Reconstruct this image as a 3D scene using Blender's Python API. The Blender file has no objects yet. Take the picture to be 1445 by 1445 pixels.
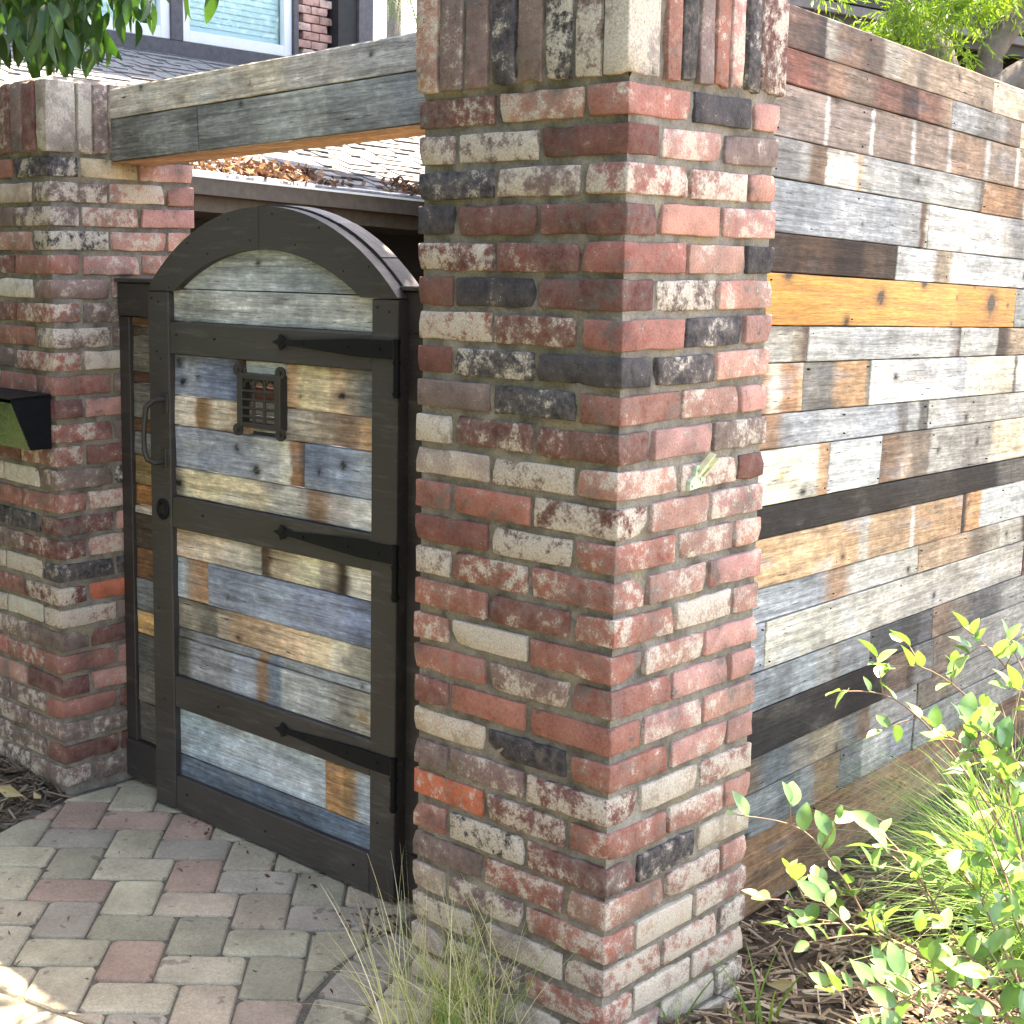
import bpy, bmesh, math, random
from mathutils import Vector, Matrix, noise
R_ = math.radians
scene = bpy.context.scene
COL = scene.collection
random.seed(7)

# ------------------------------------------------------------------ camera, sky, sun, exposure
cam_d = bpy.data.cameras.new('camera')
cam_d.sensor_width = 36.0
cam_d.lens = 50.998
cam_d.shift_x = 0.0956
cam_d.shift_y = -0.0383
cam_d.clip_start = 0.05
cam_d.clip_end = 600.0
cam = bpy.data.objects.new('camera', cam_d)
COL.objects.link(cam)
cam.matrix_world = Matrix(((0.708721, -0.109373, 0.696960, 1.59064),
                           (0.705429, 0.097006, -0.702110, -2.13560),
                           (0.009183, 0.989256, 0.145905, 1.62153),
                           (0, 0, 0, 1)))
scene.camera = cam

SUN = Vector((-0.24, 0.42, 1.0)).normalized()      # towards the sun: behind the fence, high
world = bpy.data.worlds.new('World')
scene.world = world
world.use_nodes = True
wn = world.node_tree
wn.nodes.clear()
sky = wn.nodes.new('ShaderNodeTexSky')
sky.sky_type = 'NISHITA'
sky.sun_disc = False
sky.sun_elevation = math.asin(SUN.z)
sky.sun_rotation = math.atan2(SUN.x, SUN.y)
sky.air_density = 1.0
sky.dust_density = 1.6
sky.ozone_density = 1.0
bg = wn.nodes.new('ShaderNodeBackground')
bg.inputs[1].default_value = 0.13
wo = wn.nodes.new('ShaderNodeOutputWorld')
wn.links.new(sky.outputs[0], bg.inputs[0])
wn.links.new(bg.outputs[0], wo.inputs[0])

sun_d = bpy.data.lights.new('sun', 'SUN')
sun_d.energy = 4.2
sun_d.angle = R_(0.53)
sun_d.color = (1.0, 0.955, 0.88)
sun = bpy.data.objects.new('sun', sun_d)
COL.objects.link(sun)
sun.rotation_euler = SUN.to_track_quat('Z', 'Y').to_euler()

scene.view_settings.view_transform = 'Standard'
scene.view_settings.look = 'None'
scene.view_settings.exposure = 3.15
scene.view_settings.gamma = 1.0
scene.view_settings.use_curve_mapping = False
scene.view_settings.use_white_balance = True
scene.view_settings.white_balance_temperature = 8200
scene.view_settings.white_balance_tint = 15
cy = scene.cycles
cy.use_adaptive_sampling = True
cy.adaptive_threshold = 0.02
cy.max_bounces = 5
cy.diffuse_bounces = 3
cy.glossy_bounces = 2
cy.transmission_bounces = 2
cy.transparent_max_bounces = 4
cy.caustics_reflective = False
cy.caustics_refractive = False

# ------------------------------------------------------------------ helpers
def lin(h, k=1.0):
    o = []
    for i in (0, 2, 4):
        c = int(h[i:i+2], 16) / 255.0
        o.append((c / 12.92 if c <= 0.04045 else ((c + 0.055) / 1.055) ** 2.4) * k)
    return tuple(o)

def mesh_from(name, verts, faces, smooth=False, cols=None):
    me = bpy.data.meshes.new(name)
    me.from_pydata([tuple(v) for v in verts], [], faces)
    if smooth:
        me.polygons.foreach_set('use_smooth', [True] * len(me.polygons))
    if cols is not None:
        a = me.color_attributes.new('Col', 'FLOAT_COLOR', 'POINT')
        a.data.foreach_set('color', [x for c in cols for x in (c[0], c[1], c[2], 1.0)])
    me.update()
    return me

def obj(name, me, mat=None, parent=None, loc=None, rot=None, kind=None, color=None):
    o = bpy.data.objects.new(name, me)
    COL.objects.link(o)
    if mat is not None and me is not None and not me.materials:
        me.materials.append(mat)
    if parent is not None:
        o.parent = parent
    if loc is not None:
        o.location = loc
    if rot is not None:
        o.rotation_euler = rot
    if kind:
        o['kind'] = kind
    if color is not None:
        o.color = color
    return o

def tag(o, label, cat, group=None):
    o['label'] = label
    o['category'] = cat
    if group:
        o['group'] = group
    return o

def thing(name, label, cat, loc=(0, 0, 0), rot=(0, 0, 0), group=None):
    o = bpy.data.objects.new(name, None)
    o.empty_display_size = 0.1
    COL.objects.link(o)
    o.location = loc
    o.rotation_euler = rot
    return tag(o, label, cat, group)

class MB:
    """collects simple shapes into one mesh"""
    def __init__(self):
        self.v = []
        self.f = []
    def add(self, vs, fs):
        n = len(self.v)
        self.v += [tuple(p) for p in vs]
        self.f += [tuple(i + n for i in f) for f in fs]
        return self
    def box(self, x0, x1, y0, y1, z0, z1, b=0.0):
        if b <= 0:
            self.add([(x0, y0, z0), (x1, y0, z0), (x1, y1, z0), (x0, y1, z0), (x0, y0, z1), (x1, y0, z1), (x1, y1, z1), (x0, y1, z1)],
                     [(0, 3, 2, 1), (4, 5, 6, 7), (0, 1, 5, 4), (1, 2, 6, 5), (2, 3, 7, 6), (3, 0, 4, 7)])
            return self
        bm = bmesh.new()
        bmesh.ops.create_cube(bm, size=1.0)
        for p in bm.verts:
            p.co = Vector(((x0 + x1) / 2 + p.co.x * (x1 - x0), (y0 + y1) / 2 + p.co.y * (y1 - y0), (z0 + z1) / 2 + p.co.z * (z1 - z0)))
        bmesh.ops.bevel(bm, geom=bm.edges[:], offset=b, segments=1, affect='EDGES', clamp_overlap=True)
        bm.verts.index_update()
        self.add([p.co.copy() for p in bm.verts], [[q.index for q in f.verts] for f in bm.faces])
        bm.free()
        return self
    def tube(self, pts, rad, n=6, cap=True):
        pts = [Vector(p) for p in pts]
        m = len(pts)
        if not hasattr(rad, '__len__'):
            rad = [rad] * m
        base = len(self.v)
        up = None
        for i, p in enumerate(pts):
            t = (pts[min(i + 1, m - 1)] - pts[max(i - 1, 0)])
            t = t.normalized() if t.length > 1e-9 else Vector((0, 0, 1))
            if up is None:
                up = t.orthogonal().normalized()
            up = (up - t * up.dot(t))
            up = up.normalized() if up.length > 1e-6 else t.orthogonal().normalized()
            sd = t.cross(up)
            for k in range(n):
                a = 2 * math.pi * k / n
                self.v.append(tuple(p + (up * math.cos(a) + sd * math.sin(a)) * rad[i]))
        for i in range(m - 1):
            for k in range(n):
                a = base + i * n + k
                b = base + i * n + (k + 1) % n
                self.f.append((a, b, b + n, a + n))
        if cap:
            self.f.append(tuple(base + k for k in reversed(range(n))))
            self.f.append(tuple(base + (m - 1) * n + k for k in range(n)))
        return self
    def prism(self, poly, d0, d1, axis='y'):
        """polygon (a,b) extruded from d0 to d1 along an axis; a,b are the other axes"""
        n = len(poly)
        def P(a, b, d):
            return (a, d, b) if axis == 'y' else ((d, a, b) if axis == 'x' else (a, b, d))
        vs = [P(a, b, d0) for a, b in poly] + [P(a, b, d1) for a, b in poly]
        fs = [tuple(range(n)), tuple(reversed(range(n, 2 * n)))]
        for i in range(n):
            j = (i + 1) % n
            fs.append((i, i + n, j + n, j))
        return self.add(vs, fs)
    def build(self, name, mat, parent=None, smooth=False, **k):
        me = mesh_from(name, self.v, self.f, smooth)
        bm = bmesh.new()
        bm.from_mesh(me)
        bmesh.ops.recalc_face_normals(bm, faces=bm.faces[:])
        bm.to_mesh(me)
        bm.free()
        return obj(name, me, mat, parent, **k)

# ------------------------------------------------------------------ materials
class NT:
    def __init__(self, name):
        self.m = bpy.data.materials.new(name)
        self.m.use_nodes = True
        self.t = self.m.node_tree
        self.t.nodes.clear()
        self.out = self.t.nodes.new('ShaderNodeOutputMaterial')
        self.b = self.t.nodes.new('ShaderNodeBsdfPrincipled')
        self.L(self.b.outputs[0], self.out.inputs[0])
    def L(self, a, b):
        self.t.links.new(a, b)
    def put(self, sock, v):
        if isinstance(v, bpy.types.NodeSocket):
            self.L(v, sock)
        elif v is not None:
            if hasattr(sock.default_value, '__len__') and not hasattr(v, '__len__'):
                v = (v,) * len(sock.default_value)
            if hasattr(sock.default_value, '__len__') and len(sock.default_value) == 4 and len(v) == 3:
                v = (*v, 1.0)
            sock.default_value = v
    def n(self, typ):
        return self.t.nodes.new('ShaderNode' + typ)
    def obj_co(self, scale=(1, 1, 1), rnd=19.0):
        tc = self.n('TexCoord')
        oi = self.n('ObjectInfo')
        sc = self.n('VectorMath'); sc.operation = 'MULTIPLY'
        self.L(tc.outputs['Object'], sc.inputs[0]); sc.inputs[1].default_value = scale
        if rnd:
            ml = self.n('VectorMath'); ml.operation = 'SCALE'
            ml.inputs[0].default_value = (rnd, rnd * 1.37, rnd * 0.71)
            self.L(oi.outputs['Random'], ml.inputs['Scale'])
            ad = self.n('VectorMath'); ad.operation = 'ADD'
            self.L(sc.outputs[0], ad.inputs[0]); self.L(ml.outputs[0], ad.inputs[1])
            return ad.outputs[0]
        return sc.outputs[0]
    def noise(self, co, scale=1.0, detail=4.0, rough=0.55, dist=0.0):
        x = self.n('TexNoise')
        self.L(co, x.inputs['Vector'])
        x.inputs['Scale'].default_value = scale
        x.inputs['Detail'].default_value = detail
        x.inputs['Roughness'].default_value = rough
        x.inputs['Distortion'].default_value = dist
        return x.outputs['Fac']
    def vor(self, co, scale, feat='F1'):
        x = self.n('TexVoronoi'); x.feature = feat
        self.L(co, x.inputs['Vector']); x.inputs['Scale'].default_value = scale
        return x.outputs['Distance']
    def rng(self, v, a, b, c=0.0, d=1.0, smooth=False):
        x = self.n('MapRange')
        if smooth:
            x.interpolation_type = 'SMOOTHSTEP'
        self.put(x.inputs[0], v); self.put(x.inputs[1], a); self.put(x.inputs[2], b)
        x.inputs[3].default_value = c; x.inputs[4].default_value = d
        return x.outputs[0]
    def math(self, op, a, b=None, c=None):
        x = self.n('Math'); x.operation = op
        for s, v in zip(x.inputs, (a, b, c)):
            self.put(s, v)
        return x.outputs[0]
    def mix(self, fac, a, b, mode='MIX'):
        x = self.n('Mix'); x.data_type = 'RGBA'; x.blend_type = mode
        self.put(x.inputs[0], fac); self.put(x.inputs[6], a); self.put(x.inputs[7], b)
        return x.outputs[2]
    def mul(self, col, f):
        x = self.n('VectorMath'); x.operation = 'SCALE'
        self.put(x.inputs[0], col); self.put(x.inputs['Scale'], f)
        return x.outputs[0]
    def bump(self, h, strength, dist=0.002, nrm=None):
        x = self.n('Bump')
        x.inputs['Strength'].default_value = strength
        x.inputs['Distance'].default_value = dist
        self.L(h, x.inputs['Height'])
        if nrm is not None:
            self.L(nrm, x.inputs['Normal'])
        return x.outputs[0]
    def fin(self, col=None, rough=0.8, nrm=None, metal=0.0, spec=0.4):
        self.put(self.b.inputs['Base Color'], col)
        self.put(self.b.inputs['Roughness'], rough)
        self.put(self.b.inputs['Metallic'], metal)
        self.b.inputs['Specular IOR Level'].default_value = spec
        if nrm is not None:
            self.L(nrm, self.b.inputs['Normal'])
        return self.m

def mat_brick():
    t = NT('brick_face')
    oi = t.n('ObjectInfo')
    co = t.mul(t.obj_co(), t.rng(oi.outputs['Random'], 0, 1, .72, 1.45))
    big = t.noise(co, 10, 2, .6)
    mid = t.noise(co, 36, 4, .7)
    fine = t.noise(co, 210, 2, .7)
    a = oi.outputs['Alpha']
    base = t.mul(oi.outputs['Color'], t.rng(big, .28, .72, .62, 1.34))
    base = t.mul(base, t.rng(fine, .28, .72, .76, 1.22))
    # soot and burnt patches
    soot = t.rng(t.math('SUBTRACT', mid, t.math('MULTIPLY', big, .55)), .30, .42, 0, .8, True)
    base = t.mix(soot, base, (.052, .044, .042))
    # old lime wash: amount in the object's alpha
    th = t.math('MULTIPLY_ADD', a, -.40, .735)
    mm = t.math('ADD', t.math('MULTIPLY', mid, .60), t.math('MULTIPLY', big, .40))
    mm = t.math('ADD', mm, t.math('MULTIPLY', t.math('SUBTRACT', fine, .5), .16))
    msk = t.rng(mm, t.math('SUBTRACT', th, .055), t.math('ADD', th, .07), 0, .88, True)
    wcol = t.mix(t.rng(fine, .3, .7), (.40, .335, .27), (.62, .55, .465))
    haze = t.math('MULTIPLY', t.rng(mid, .35, .7), t.math('MULTIPLY_ADD', a, .72, .06))
    col = t.mix(haze, base, (.46, .375, .325))
    col = t.mix(msk, col, wcol)
    spk = t.math('MULTIPLY', t.rng(t.noise(co, 300, 1, .5), .71, .75, 0, .7), t.rng(mid, .5, .62))
    col = t.mix(spk, col, (.64, .59, .53))
    pit = t.rng(fine, .25, .33, .55, 1)
    col = t.mul(col, pit)
    h = t.math('ADD', t.math('MULTIPLY', mid, .8), t.math('MULTIPLY', fine, .5))
    return t.fin(col, .92, t.bump(h, .8, .004), 0, .2)

def mat_mortar():
    t = NT('mortar')
    co = t.obj_co()
    a = t.noise(co, 14, 5, .6); b = t.noise(co, 160, 5, .7)
    col = t.mix(t.rng(a, .3, .7), (.115, .10, .084), (.34, .302, .255))
    col = t.mix(t.rng(t.noise(co, 6, 3), .55, .7), col, (.28, .235, .155))
    col = t.mul(col, t.rng(b, .25, .75, .7, 1.25))
    return t.fin(col, .95, t.bump(t.math('ADD', b, a), .9, .005), 0, .2)

def mat_wood(name='weathered_board', rough=.8, crack=1.0, pale=.30):
    t = NT(name)
    at = t.n('Attribute'); at.attribute_name = 'Col'
    co = t.obj_co((1, 1, 1), 23)
    def st(x, y, z):
        m = t.n('VectorMath'); m.operation = 'MULTIPLY'
        t.L(co, m.inputs[0]); m.inputs[1].default_value = (x, y, z)
        return m.outputs[0]
    g1 = t.noise(st(3.2, 25, 95), 1, 4, .68, .6)          # growth rings along the board
    g2 = t.noise(st(26, 110, 230), 1, 2, .6)              # short fibres
    mo = t.noise(st(26, 26, 40), 1, 4, .72)               # weathered mottling
    col = t.mul(at.outputs['Color'], t.rng(g1, .32, .68, .60, 1.28))
    col = t.mul(col, t.rng(g2, .28, .72, .72, 1.24))
    k = 1.0 if crack > .5 else .3
    col = t.mul(col, t.rng(mo, .3, .7, 1 - .30 * k, 1 + .22 * k))
    # open checks, short and dark
    ck = t.rng(t.noise(st(9, 30, 150), 1, 2, .6, .4), .665, .70, 0, .92 * crack, True)
    ck = t.math('MULTIPLY', ck, t.rng(mo, .42, .56))
    col = t.mix(ck, col, (.022, .019, .017))
    ck2 = t.rng(g1, .715, .735, 0, .75 * crack, True)
    col = t.mix(ck2, col, (.03, .026, .022))
    pal = t.rng(mo, .56, .72, 0, pale)
    col = t.mix(pal, col, t.mul(col, 1.7))
    h = t.math('ADD', t.math('MULTIPLY', g1, .8), t.math('MULTIPLY', g2, .5))
    return t.fin(col, rough, t.bump(h, .7, .004), 0, .25)

def mat_paint(name, col, rough=.5, grain=True, spec=.45):
    t = NT(name)
    co = t.obj_co()
    m = t.n('VectorMath'); m.operation = 'MULTIPLY'; t.L(co, m.inputs[0]); m.inputs[1].default_value = (9, 60, 60)
    g = t.noise(m.outputs[0], 1, 4)
    a = t.noise(co, 5, 4)
    c = t.mul(col, t.rng(a, .3, .7, .78, 1.3))
    c = t.mix(t.rng(t.noise(m.outputs[0], .7, 4, .7), .55, .75, 0, .38), c, (.15, .135, .125))
    spk = t.rng(t.noise(co, 260, 2), .74, .77, 0, .6)
    c = t.mix(spk, c, (.3, .28, .26))
    return t.fin(c, t.rng(a, .3, .7, rough - .08, rough + .15), t.bump(g if grain else a, .6, .003), 0, spec)

def mat_metal(name, col, rough=.45, metal=.6, spec=.5):
    t = NT(name)
    co = t.obj_co()
    a = t.noise(co, 40, 5, .65)
    c = t.mul(col, t.rng(a, .3, .7, .7, 1.35))
    return t.fin(c, t.rng(a, .3, .7, rough - .1, rough + .15), t.bump(a, .35, .002), metal, spec)

def mat_paver():
    t = NT('concrete_paver')
    oi = t.n('ObjectInfo')
    co = t.obj_co()
    a = t.noise(co, 7, 4); b = t.noise(co, 90, 5, .75); f = t.noise(co, 420, 3, .6)
    col = t.mul(oi.outputs['Color'], t.rng(a, .3, .7, .78, 1.22))
    col = t.mul(col, t.rng(b, .3, .7, .8, 1.18))
    col = t.mul(col, t.rng(f, .3, .7, .72, 1.25))
    drip = t.rng(t.noise(co, 24, 2, .4), .67, .71, 0, .42, True)
    col = t.mix(drip, col, (.035, .028, .024))
    wear = t.rng(t.noise(co, 30, 4, .7), .6, .8, 0, .3)
    col = t.mix(wear, col, (.36, .35, .32))
    pit = t.rng(t.noise(co, 150, 3, .6), .28, .36, 0, 1)
    col = t.mul(col, t.rng(pit, 0, 1, .6, 1))
    h = t.math('ADD', t.math('MULTIPLY', b, .6), t.math('MULTIPLY', f, .5))
    h = t.math('ADD', h, t.math('MULTIPLY', pit, .4))
    return t.fin(col, .88, t.bump(h, .6, .003), 0, .3)

def mat_soil(name, c0, c1, sc=1.0, rnd=0):
    t = NT(name)
    co = t.obj_co((1, 1, 1), rnd)
    a = t.noise(co, 3 * sc, 6, .65); b = t.noise(co, 60 * sc, 5, .7)
    col = t.mix(t.rng(a, .3, .7), c0, c1)
    col = t.mul(col, t.rng(b, .3, .7, .6, 1.4))
    return t.fin(col, .95, t.bump(b, .8, .01), 0, .15)

def mat_leaf(name, c, c2, trans=.45, rough=.38, spec=.5):
    t = NT(name)
    oi = t.n('ObjectInfo')
    at = t.n('Attribute'); at.attribute_name = 'Col'
    co = t.obj_co()
    rn = t.noise(co, 30, 2)
    base = t.mix(oi.outputs['Random'], c, c2)
    base = t.mul(base, t.rng(rn, .3, .7, .85, 1.15))
    base = t.mix(1.0, base, at.outputs['Color'], 'MULTIPLY')
    t.fin(base, rough, None, 0, spec)
    tr = t.n('BsdfTranslucent')
    t.L(t.mix(1.0, base, (1.3, 1.45, .55), 'MULTIPLY'), tr.inputs[0])
    mx = t.n('MixShader'); mx.inputs[0].default_value = trans
    t.L(t.b.outputs[0], mx.inputs[1]); t.L(tr.outputs[0], mx.inputs[2])
    t.L(mx.outputs[0], t.out.inputs[0])
    return t.m

def mat_plain(name, col, rough=.7, metal=0, spec=.4, sc=20, amt=.25):
    t = NT(name)
    co = t.obj_co()
    a = t.noise(co, sc, 5, .6)
    return t.fin(t.mul(col, t.rng(a, .3, .7, 1 - amt, 1 + amt)), rough, t.bump(a, .25, .004), metal, spec)

def mat_objcol(name, rough=.85, sc=30):
    t = NT(name)
    oi = t.n('ObjectInfo')
    co = t.obj_co()
    a = t.noise(co, sc, 5, .65); b = t.noise(co, sc * 6, 4, .7)
    c = t.mul(t.mul(oi.outputs['Color'], t.rng(a, .3, .7, .75, 1.25)), t.rng(b, .3, .7, .8, 1.2))
    return t.fin(c, rough, t.bump(b, .4, .003), 0, .3)

def mat_vcol(name, rough=.8, trans=0.0):
    t = NT(name)
    at = t.n('Attribute'); at.attribute_name = 'Col'
    t.fin(at.outputs['Color'], rough, None, 0, .25)
    if trans:
        tr = t.n('BsdfTranslucent')
        t.L(t.mix(1.0, at.outputs['Color'], (1.35, 1.35, .6), 'MULTIPLY'), tr.inputs[0])
        mx = t.n('MixShader'); mx.inputs[0].default_value = trans
        t.L(t.b.outputs[0], mx.inputs[1]); t.L(tr.outputs[0], mx.inputs[2])
        t.L(mx.outputs[0], t.out.inputs[0])
    return t.m

M = {}
M['brick'] = mat_brick()
M['mortar'] = mat_mortar()
M['wood'] = mat_wood()
M['stained'] = mat_wood('stained_pine', .5, .2, .05)
M['dark_paint'] = mat_paint('dark_brown_paint', (.038, .033, .031), .52)
M['iron'] = mat_metal('black_iron', (.0045, .0052, .0066), .55, 0.0, .18)
M['bronze'] = mat_metal('dark_bronze_iron', (.040, .036, .033), .5, .4)
M['hole'] = mat_plain('nail_hole', (.012, .010, .009), .9)
M['paver'] = mat_paver()
M['sand'] = mat_soil('joint_sand', (.12, .11, .09), (.20, .185, .15), 3)
M['ground'] = mat_soil('garden_soil', (.060, .048, .036), (.105, .085, .062), 1)
M['bounce'] = mat_soil('pale_bounce', (.40, .385, .35), (.50, .48, .44), 2)
M['lawn'] = mat_soil('mown_lawn', (.050, .10, .028), (.085, .15, .045), 2)
M['street'] = mat_soil('asphalt', (.045, .045, .045), (.06, .06, .06), 2)
M['mulch'] = mat_vcol('mulch_chip', .9)
M['grass'] = mat_vcol('grass_blade', .45, .35)
M['stem'] = mat_vcol('twig', .8)
M['shrub_leaf'] = mat_leaf('shrub_leaf', (.11, .225, .085), (.20, .33, .13), .28, .26, .7)
M['tree_leaf'] = mat_leaf('broad_leaf', (.022, .065, .022), (.045, .105, .03), .38, .4)
M['feather_leaf'] = mat_leaf('feathery_leaf', (.16, .26, .05), (.22, .32, .06), .5, .5)
M['canopy'] = mat_vcol('canopy_leaf', .6)
M['far_leaf'] = mat_leaf('far_leaf', (.05, .11, .035), (.09, .16, .05), .4, .5)
M['bark'] = mat_soil('tree_bark', (.13, .11, .095), (.24, .21, .185), 6, 11)
M['shingle'] = mat_objcol('asphalt_shingle', .8, 25)
M['trim'] = mat_plain('grey_brown_trim_paint', (.085, .078, .085), .6)
M['fascia'] = mat_plain('brown_fascia_paint', (.085, .066, .055), .6)
M['darkwall'] = mat_plain('dark_stained_siding', (.020, .019, .020), .7)
M['white'] = mat_plain('white_window_frame', (.78, .78, .78), .4, 0, .5, 8, .04)
M['blind'] = mat_plain('pale_blind_slat', (.64, .74, .74), .6, 0, .4, 8, .04)
M['galv'] = mat_metal('galvanised_mesh', (.30, .31, .32), .45, .7)
M['mirror'] = mat_metal('polished_steel', (.10, .112, .10), .22, 1.0)
M['brass'] = mat_plain('pale_yellow_painted_metal', (.62, .60, .36), .45, 0, .5, 60, .2)
M['pgreen'] = mat_plain('pale_green_painted_metal', (.46, .54, .38), .5, 0, .5, 60, .25)
M['screw'] = mat_metal('steel_screw', (.45, .45, .44), .35, .9)
M['deadleaf'] = mat_vcol('dead_leaf', .8, .2)

def glass_mat():
    t = NT('window_glass')
    t.t.nodes.remove(t.b)
    g = t.n('BsdfGlossy'); g.inputs['Roughness'].default_value = .02
    tr = t.n('BsdfTransparent'); tr.inputs[0].default_value = (.82, .93, .92, 1)
    mx = t.n('MixShader')
    mx.inputs[0].default_value = .07
    t.L(tr.outputs[0], mx.inputs[1]); t.L(g.outputs[0], mx.inputs[2]); t.L(mx.outputs[0], t.out.inputs[0])
    return t.m
M['glass'] = glass_mat()

# ------------------------------------------------------------------ ground and path
def nz(x, y, z=0.0):
    return noise.noise(Vector((x, y, z)))

def frac(x, y, z=0.0, o=4):
    return noise.fractal(Vector((x, y, z)), 1.0, 2.0, o)

def lerp_path(pts, y):
    """x of a boundary polyline at y"""
    for (xa, ya), (xb, yb) in zip(pts, pts[1:]):
        if (ya - y) * (yb - y) <= 0 and ya != yb:
            return xa + (xb - xa) * (y - ya) / (yb - ya)
    return pts[0][0] if abs(y - pts[0][1]) < abs(y - pts[-1][1]) else pts[-1][0]

RIGHT_ARC = [(-.80, .20), (-.768, .031), (-.721, -.086), (-.668, -.187), (-.622, -.249), (-.53, -.35), (-.40, -.45), (-.22, -.54)]
LOW_ARC = [(-1.75, -.70), (-1.45, -.665), (-1.196, -.628), (-1.016, -.585), (-.90, -.552), (-.70, -.53), (-.50, -.54), (-.2, -.56)]
LEFT_EDGE = [(-2.12, .9), (-2.10, .16), (-2.092, .122), (-2.059, -.001), (-2.03, -.122), (-1.995, -.21), (-1.93, -.40), (-1.85, -.60), (-1.8, -.8)]

g = MB()
g.add([(-300, -300, -.06), (300, -300, -.06), (300, 300, -.06), (-300, 300, -.06)], [(0, 1, 2, 3)])
gr = g.build('ground', M['ground']); gr['kind'] = 'structure'

def sheet(name, mat, x0, x1, y0, y1, step, zf, keep=None):
    nx = max(1, int((x1 - x0) / step)); ny = max(1, int((y1 - y0) / step))
    vs = []; fs = []
    for j in range(ny + 1):
        for i in range(nx + 1):
            x = x0 + (x1 - x0) * i / nx; y = y0 + (y1 - y0) * j / ny
            vs.append((x, y, zf(x, y)))
    for j in range(ny):
        for i in range(nx):
            a = j * (nx + 1) + i
            cx = (vs[a][0] + vs[a + 1][0]) / 2; cy = (vs[a][1] + vs[a + nx + 1][1]) / 2
            if keep is None or keep(cx, cy):
                fs.append((a, a + 1, a + nx + 2, a + nx + 1))
    o = obj(name, mesh_from(name, vs, fs, True), mat)
    o['kind'] = 'structure'
    return o

lawn = sheet('lawn', M['lawn'], -12, 9, -14, -.2, .3, lambda x, y: -.03 + .012 * nz(x * 2, y * 2), lambda x, y: (y < -2.6 or x < -2.9))
bounce = sheet('bounce_slab', M['bounce'], 1.7, 9, -.9, 14, .6, lambda x, y: -.02)  # pale slab added out of view to bounce sunlight onto side face and fence
yard = sheet('courtyard_ground', M['ground'], -12, 12, 1.2, 16, .5, lambda x, y: -.035)

def bed_z(x, y):
    e = x - (-.45 if y < .3 else -.3)
    k = max(0.0, min(1.0, e / .45))
    return -.028 + k * .085 + .014 * frac(x * 5, y * 5) + .018 * k * nz(x * 1.7, y * 1.7)
bed_r = sheet('planting_bed_right', M['ground'], -.56, 3.0, -1.6, 5.2, .04, bed_z)
def bedl_z(x, y):
    return -.015 + .012 * frac(x * 6, y * 6) + max(0, min(.03, (-2.1 - x) * .08))
bed_l = sheet('planting_bed_left', M['ground'], -4.2, -1.95, -1.8, .4, .05, bedl_z)

path = thing('paver_path', '', '')
del path['label']; del path['category']
path['kind'] = 'structure'
sb = MB()
sb.add([(-2.3, -2.6, -.008), (-.3, -2.6, -.008), (-.3, 2.6, -.008), (-2.3, 2.6, -.008)], [(0, 1, 2, 3)])
sbo = sb.build('joint_sand', M['sand'], path)

PAVE = [(c[0] * 1.66, c[1] * 1.54, c[2] * 1.34) for c in [(.215, .212, .172), (.232, .222, .185), (.20, .20, .168), (.22, .198, .168), (.195, .188, .172), (.24, .236, .190), (.188, .19, .155)]]
PRED = [(.345, .245, .185), (.36, .262, .20), (.33, .262, .205)]
RED = [[-2.01, 0.07], [-1.84, 0.18], [-1.53, -0.23], [-1.38, 0.04], [-1.09, -0.35], [-0.7, -0.26], [-0.6, -0.1], [-0.81, -0.44]]

def inset_poly(poly, d):
    n = len(poly)
    c = Vector((sum(p[0] for p in poly) / n, sum(p[1] for p in poly) / n))
    out = []
    for i in range(n):
        p0 = Vector(poly[i - 1]); p1 = Vector(poly[i]); p2 = Vector(poly[(i + 1) % n])
        e1 = (p1 - p0).normalized(); e2 = (p2 - p1).normalized()
        n1 = Vector((-e1.y, e1.x)); n2 = Vector((-e2.y, e2.x))
        if n1.dot(c - p1) < 0:
            n1 = -n1
        if n2.dot(c - p1) < 0:
            n2 = -n2
        m = n1 + n2
        if m.length < 1e-6:
            m = n1
        m.normalize()
        out.append(p1 + m * (d / max(.35, m.dot(n1))))
    return out

def chamfer(poly, c, rnd):
    out = []
    n = len(poly)
    for i in range(n):
        p0 = Vector(poly[i - 1]); p1 = Vector(poly[i]); p2 = Vector(poly[(i + 1) % n])
        k = c * rnd.uniform(.6, 1.7)
        k1 = min(k, (p0 - p1).length * .33); k2 = min(k, (p2 - p1).length * .33)
        out.append(p1 + (p0 - p1).normalized() * k1)
        out.append(p1 + (p2 - p1).normalized() * k2)
    return out

def paver_mesh(poly, seed):
    rnd = random.Random(seed)
    p = chamfer(poly, .010, rnd)
    p = [q + Vector((rnd.uniform(-.0015, .0015), rnd.uniform(-.0015, .0015))) for q in p]
    q1 = inset_poly(p, .0035); q2 = inset_poly(p, .010)
    n = len(p)
    vs = [(a.x, a.y, -.05) for a in p] + [(a.x, a.y, -.007) for a in p] + [(a.x, a.y, -.002) for a in q1] + [(a.x, a.y, rnd.uniform(-.0006, .0006)) for a in q2]
    fs = []
    for r in range(3):
        for i in range(n):
            j = (i + 1) % n
            fs.append((r * n + i, r * n + j, (r + 1) * n + j, (r + 1) * n + i))
    fs.append(tuple(range(3 * n, 4 * n)))
    me = mesh_from('paver', vs, fs, False)
    bm = bmesh.new(); bm.from_mesh(me); bmesh.ops.recalc_face_normals(bm, faces=bm.faces[:]); bm.to_mesh(me); bm.free()
    return me

U = .0679
E1 = Vector((math.cos(R_(43.7)), math.sin(R_(43.7)))); E2 = Vector((math.cos(R_(-46.3)), math.sin(R_(-46.3))))
J = .0022
def rect(hx, hy):
    return [(-hx, -hy), (hx, -hy), (hx, hy), (-hx, hy)]
pav_pool = [paver_mesh(rect(1.5 * U - J, U - J), 100 + i) for i in range(8)]

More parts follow.
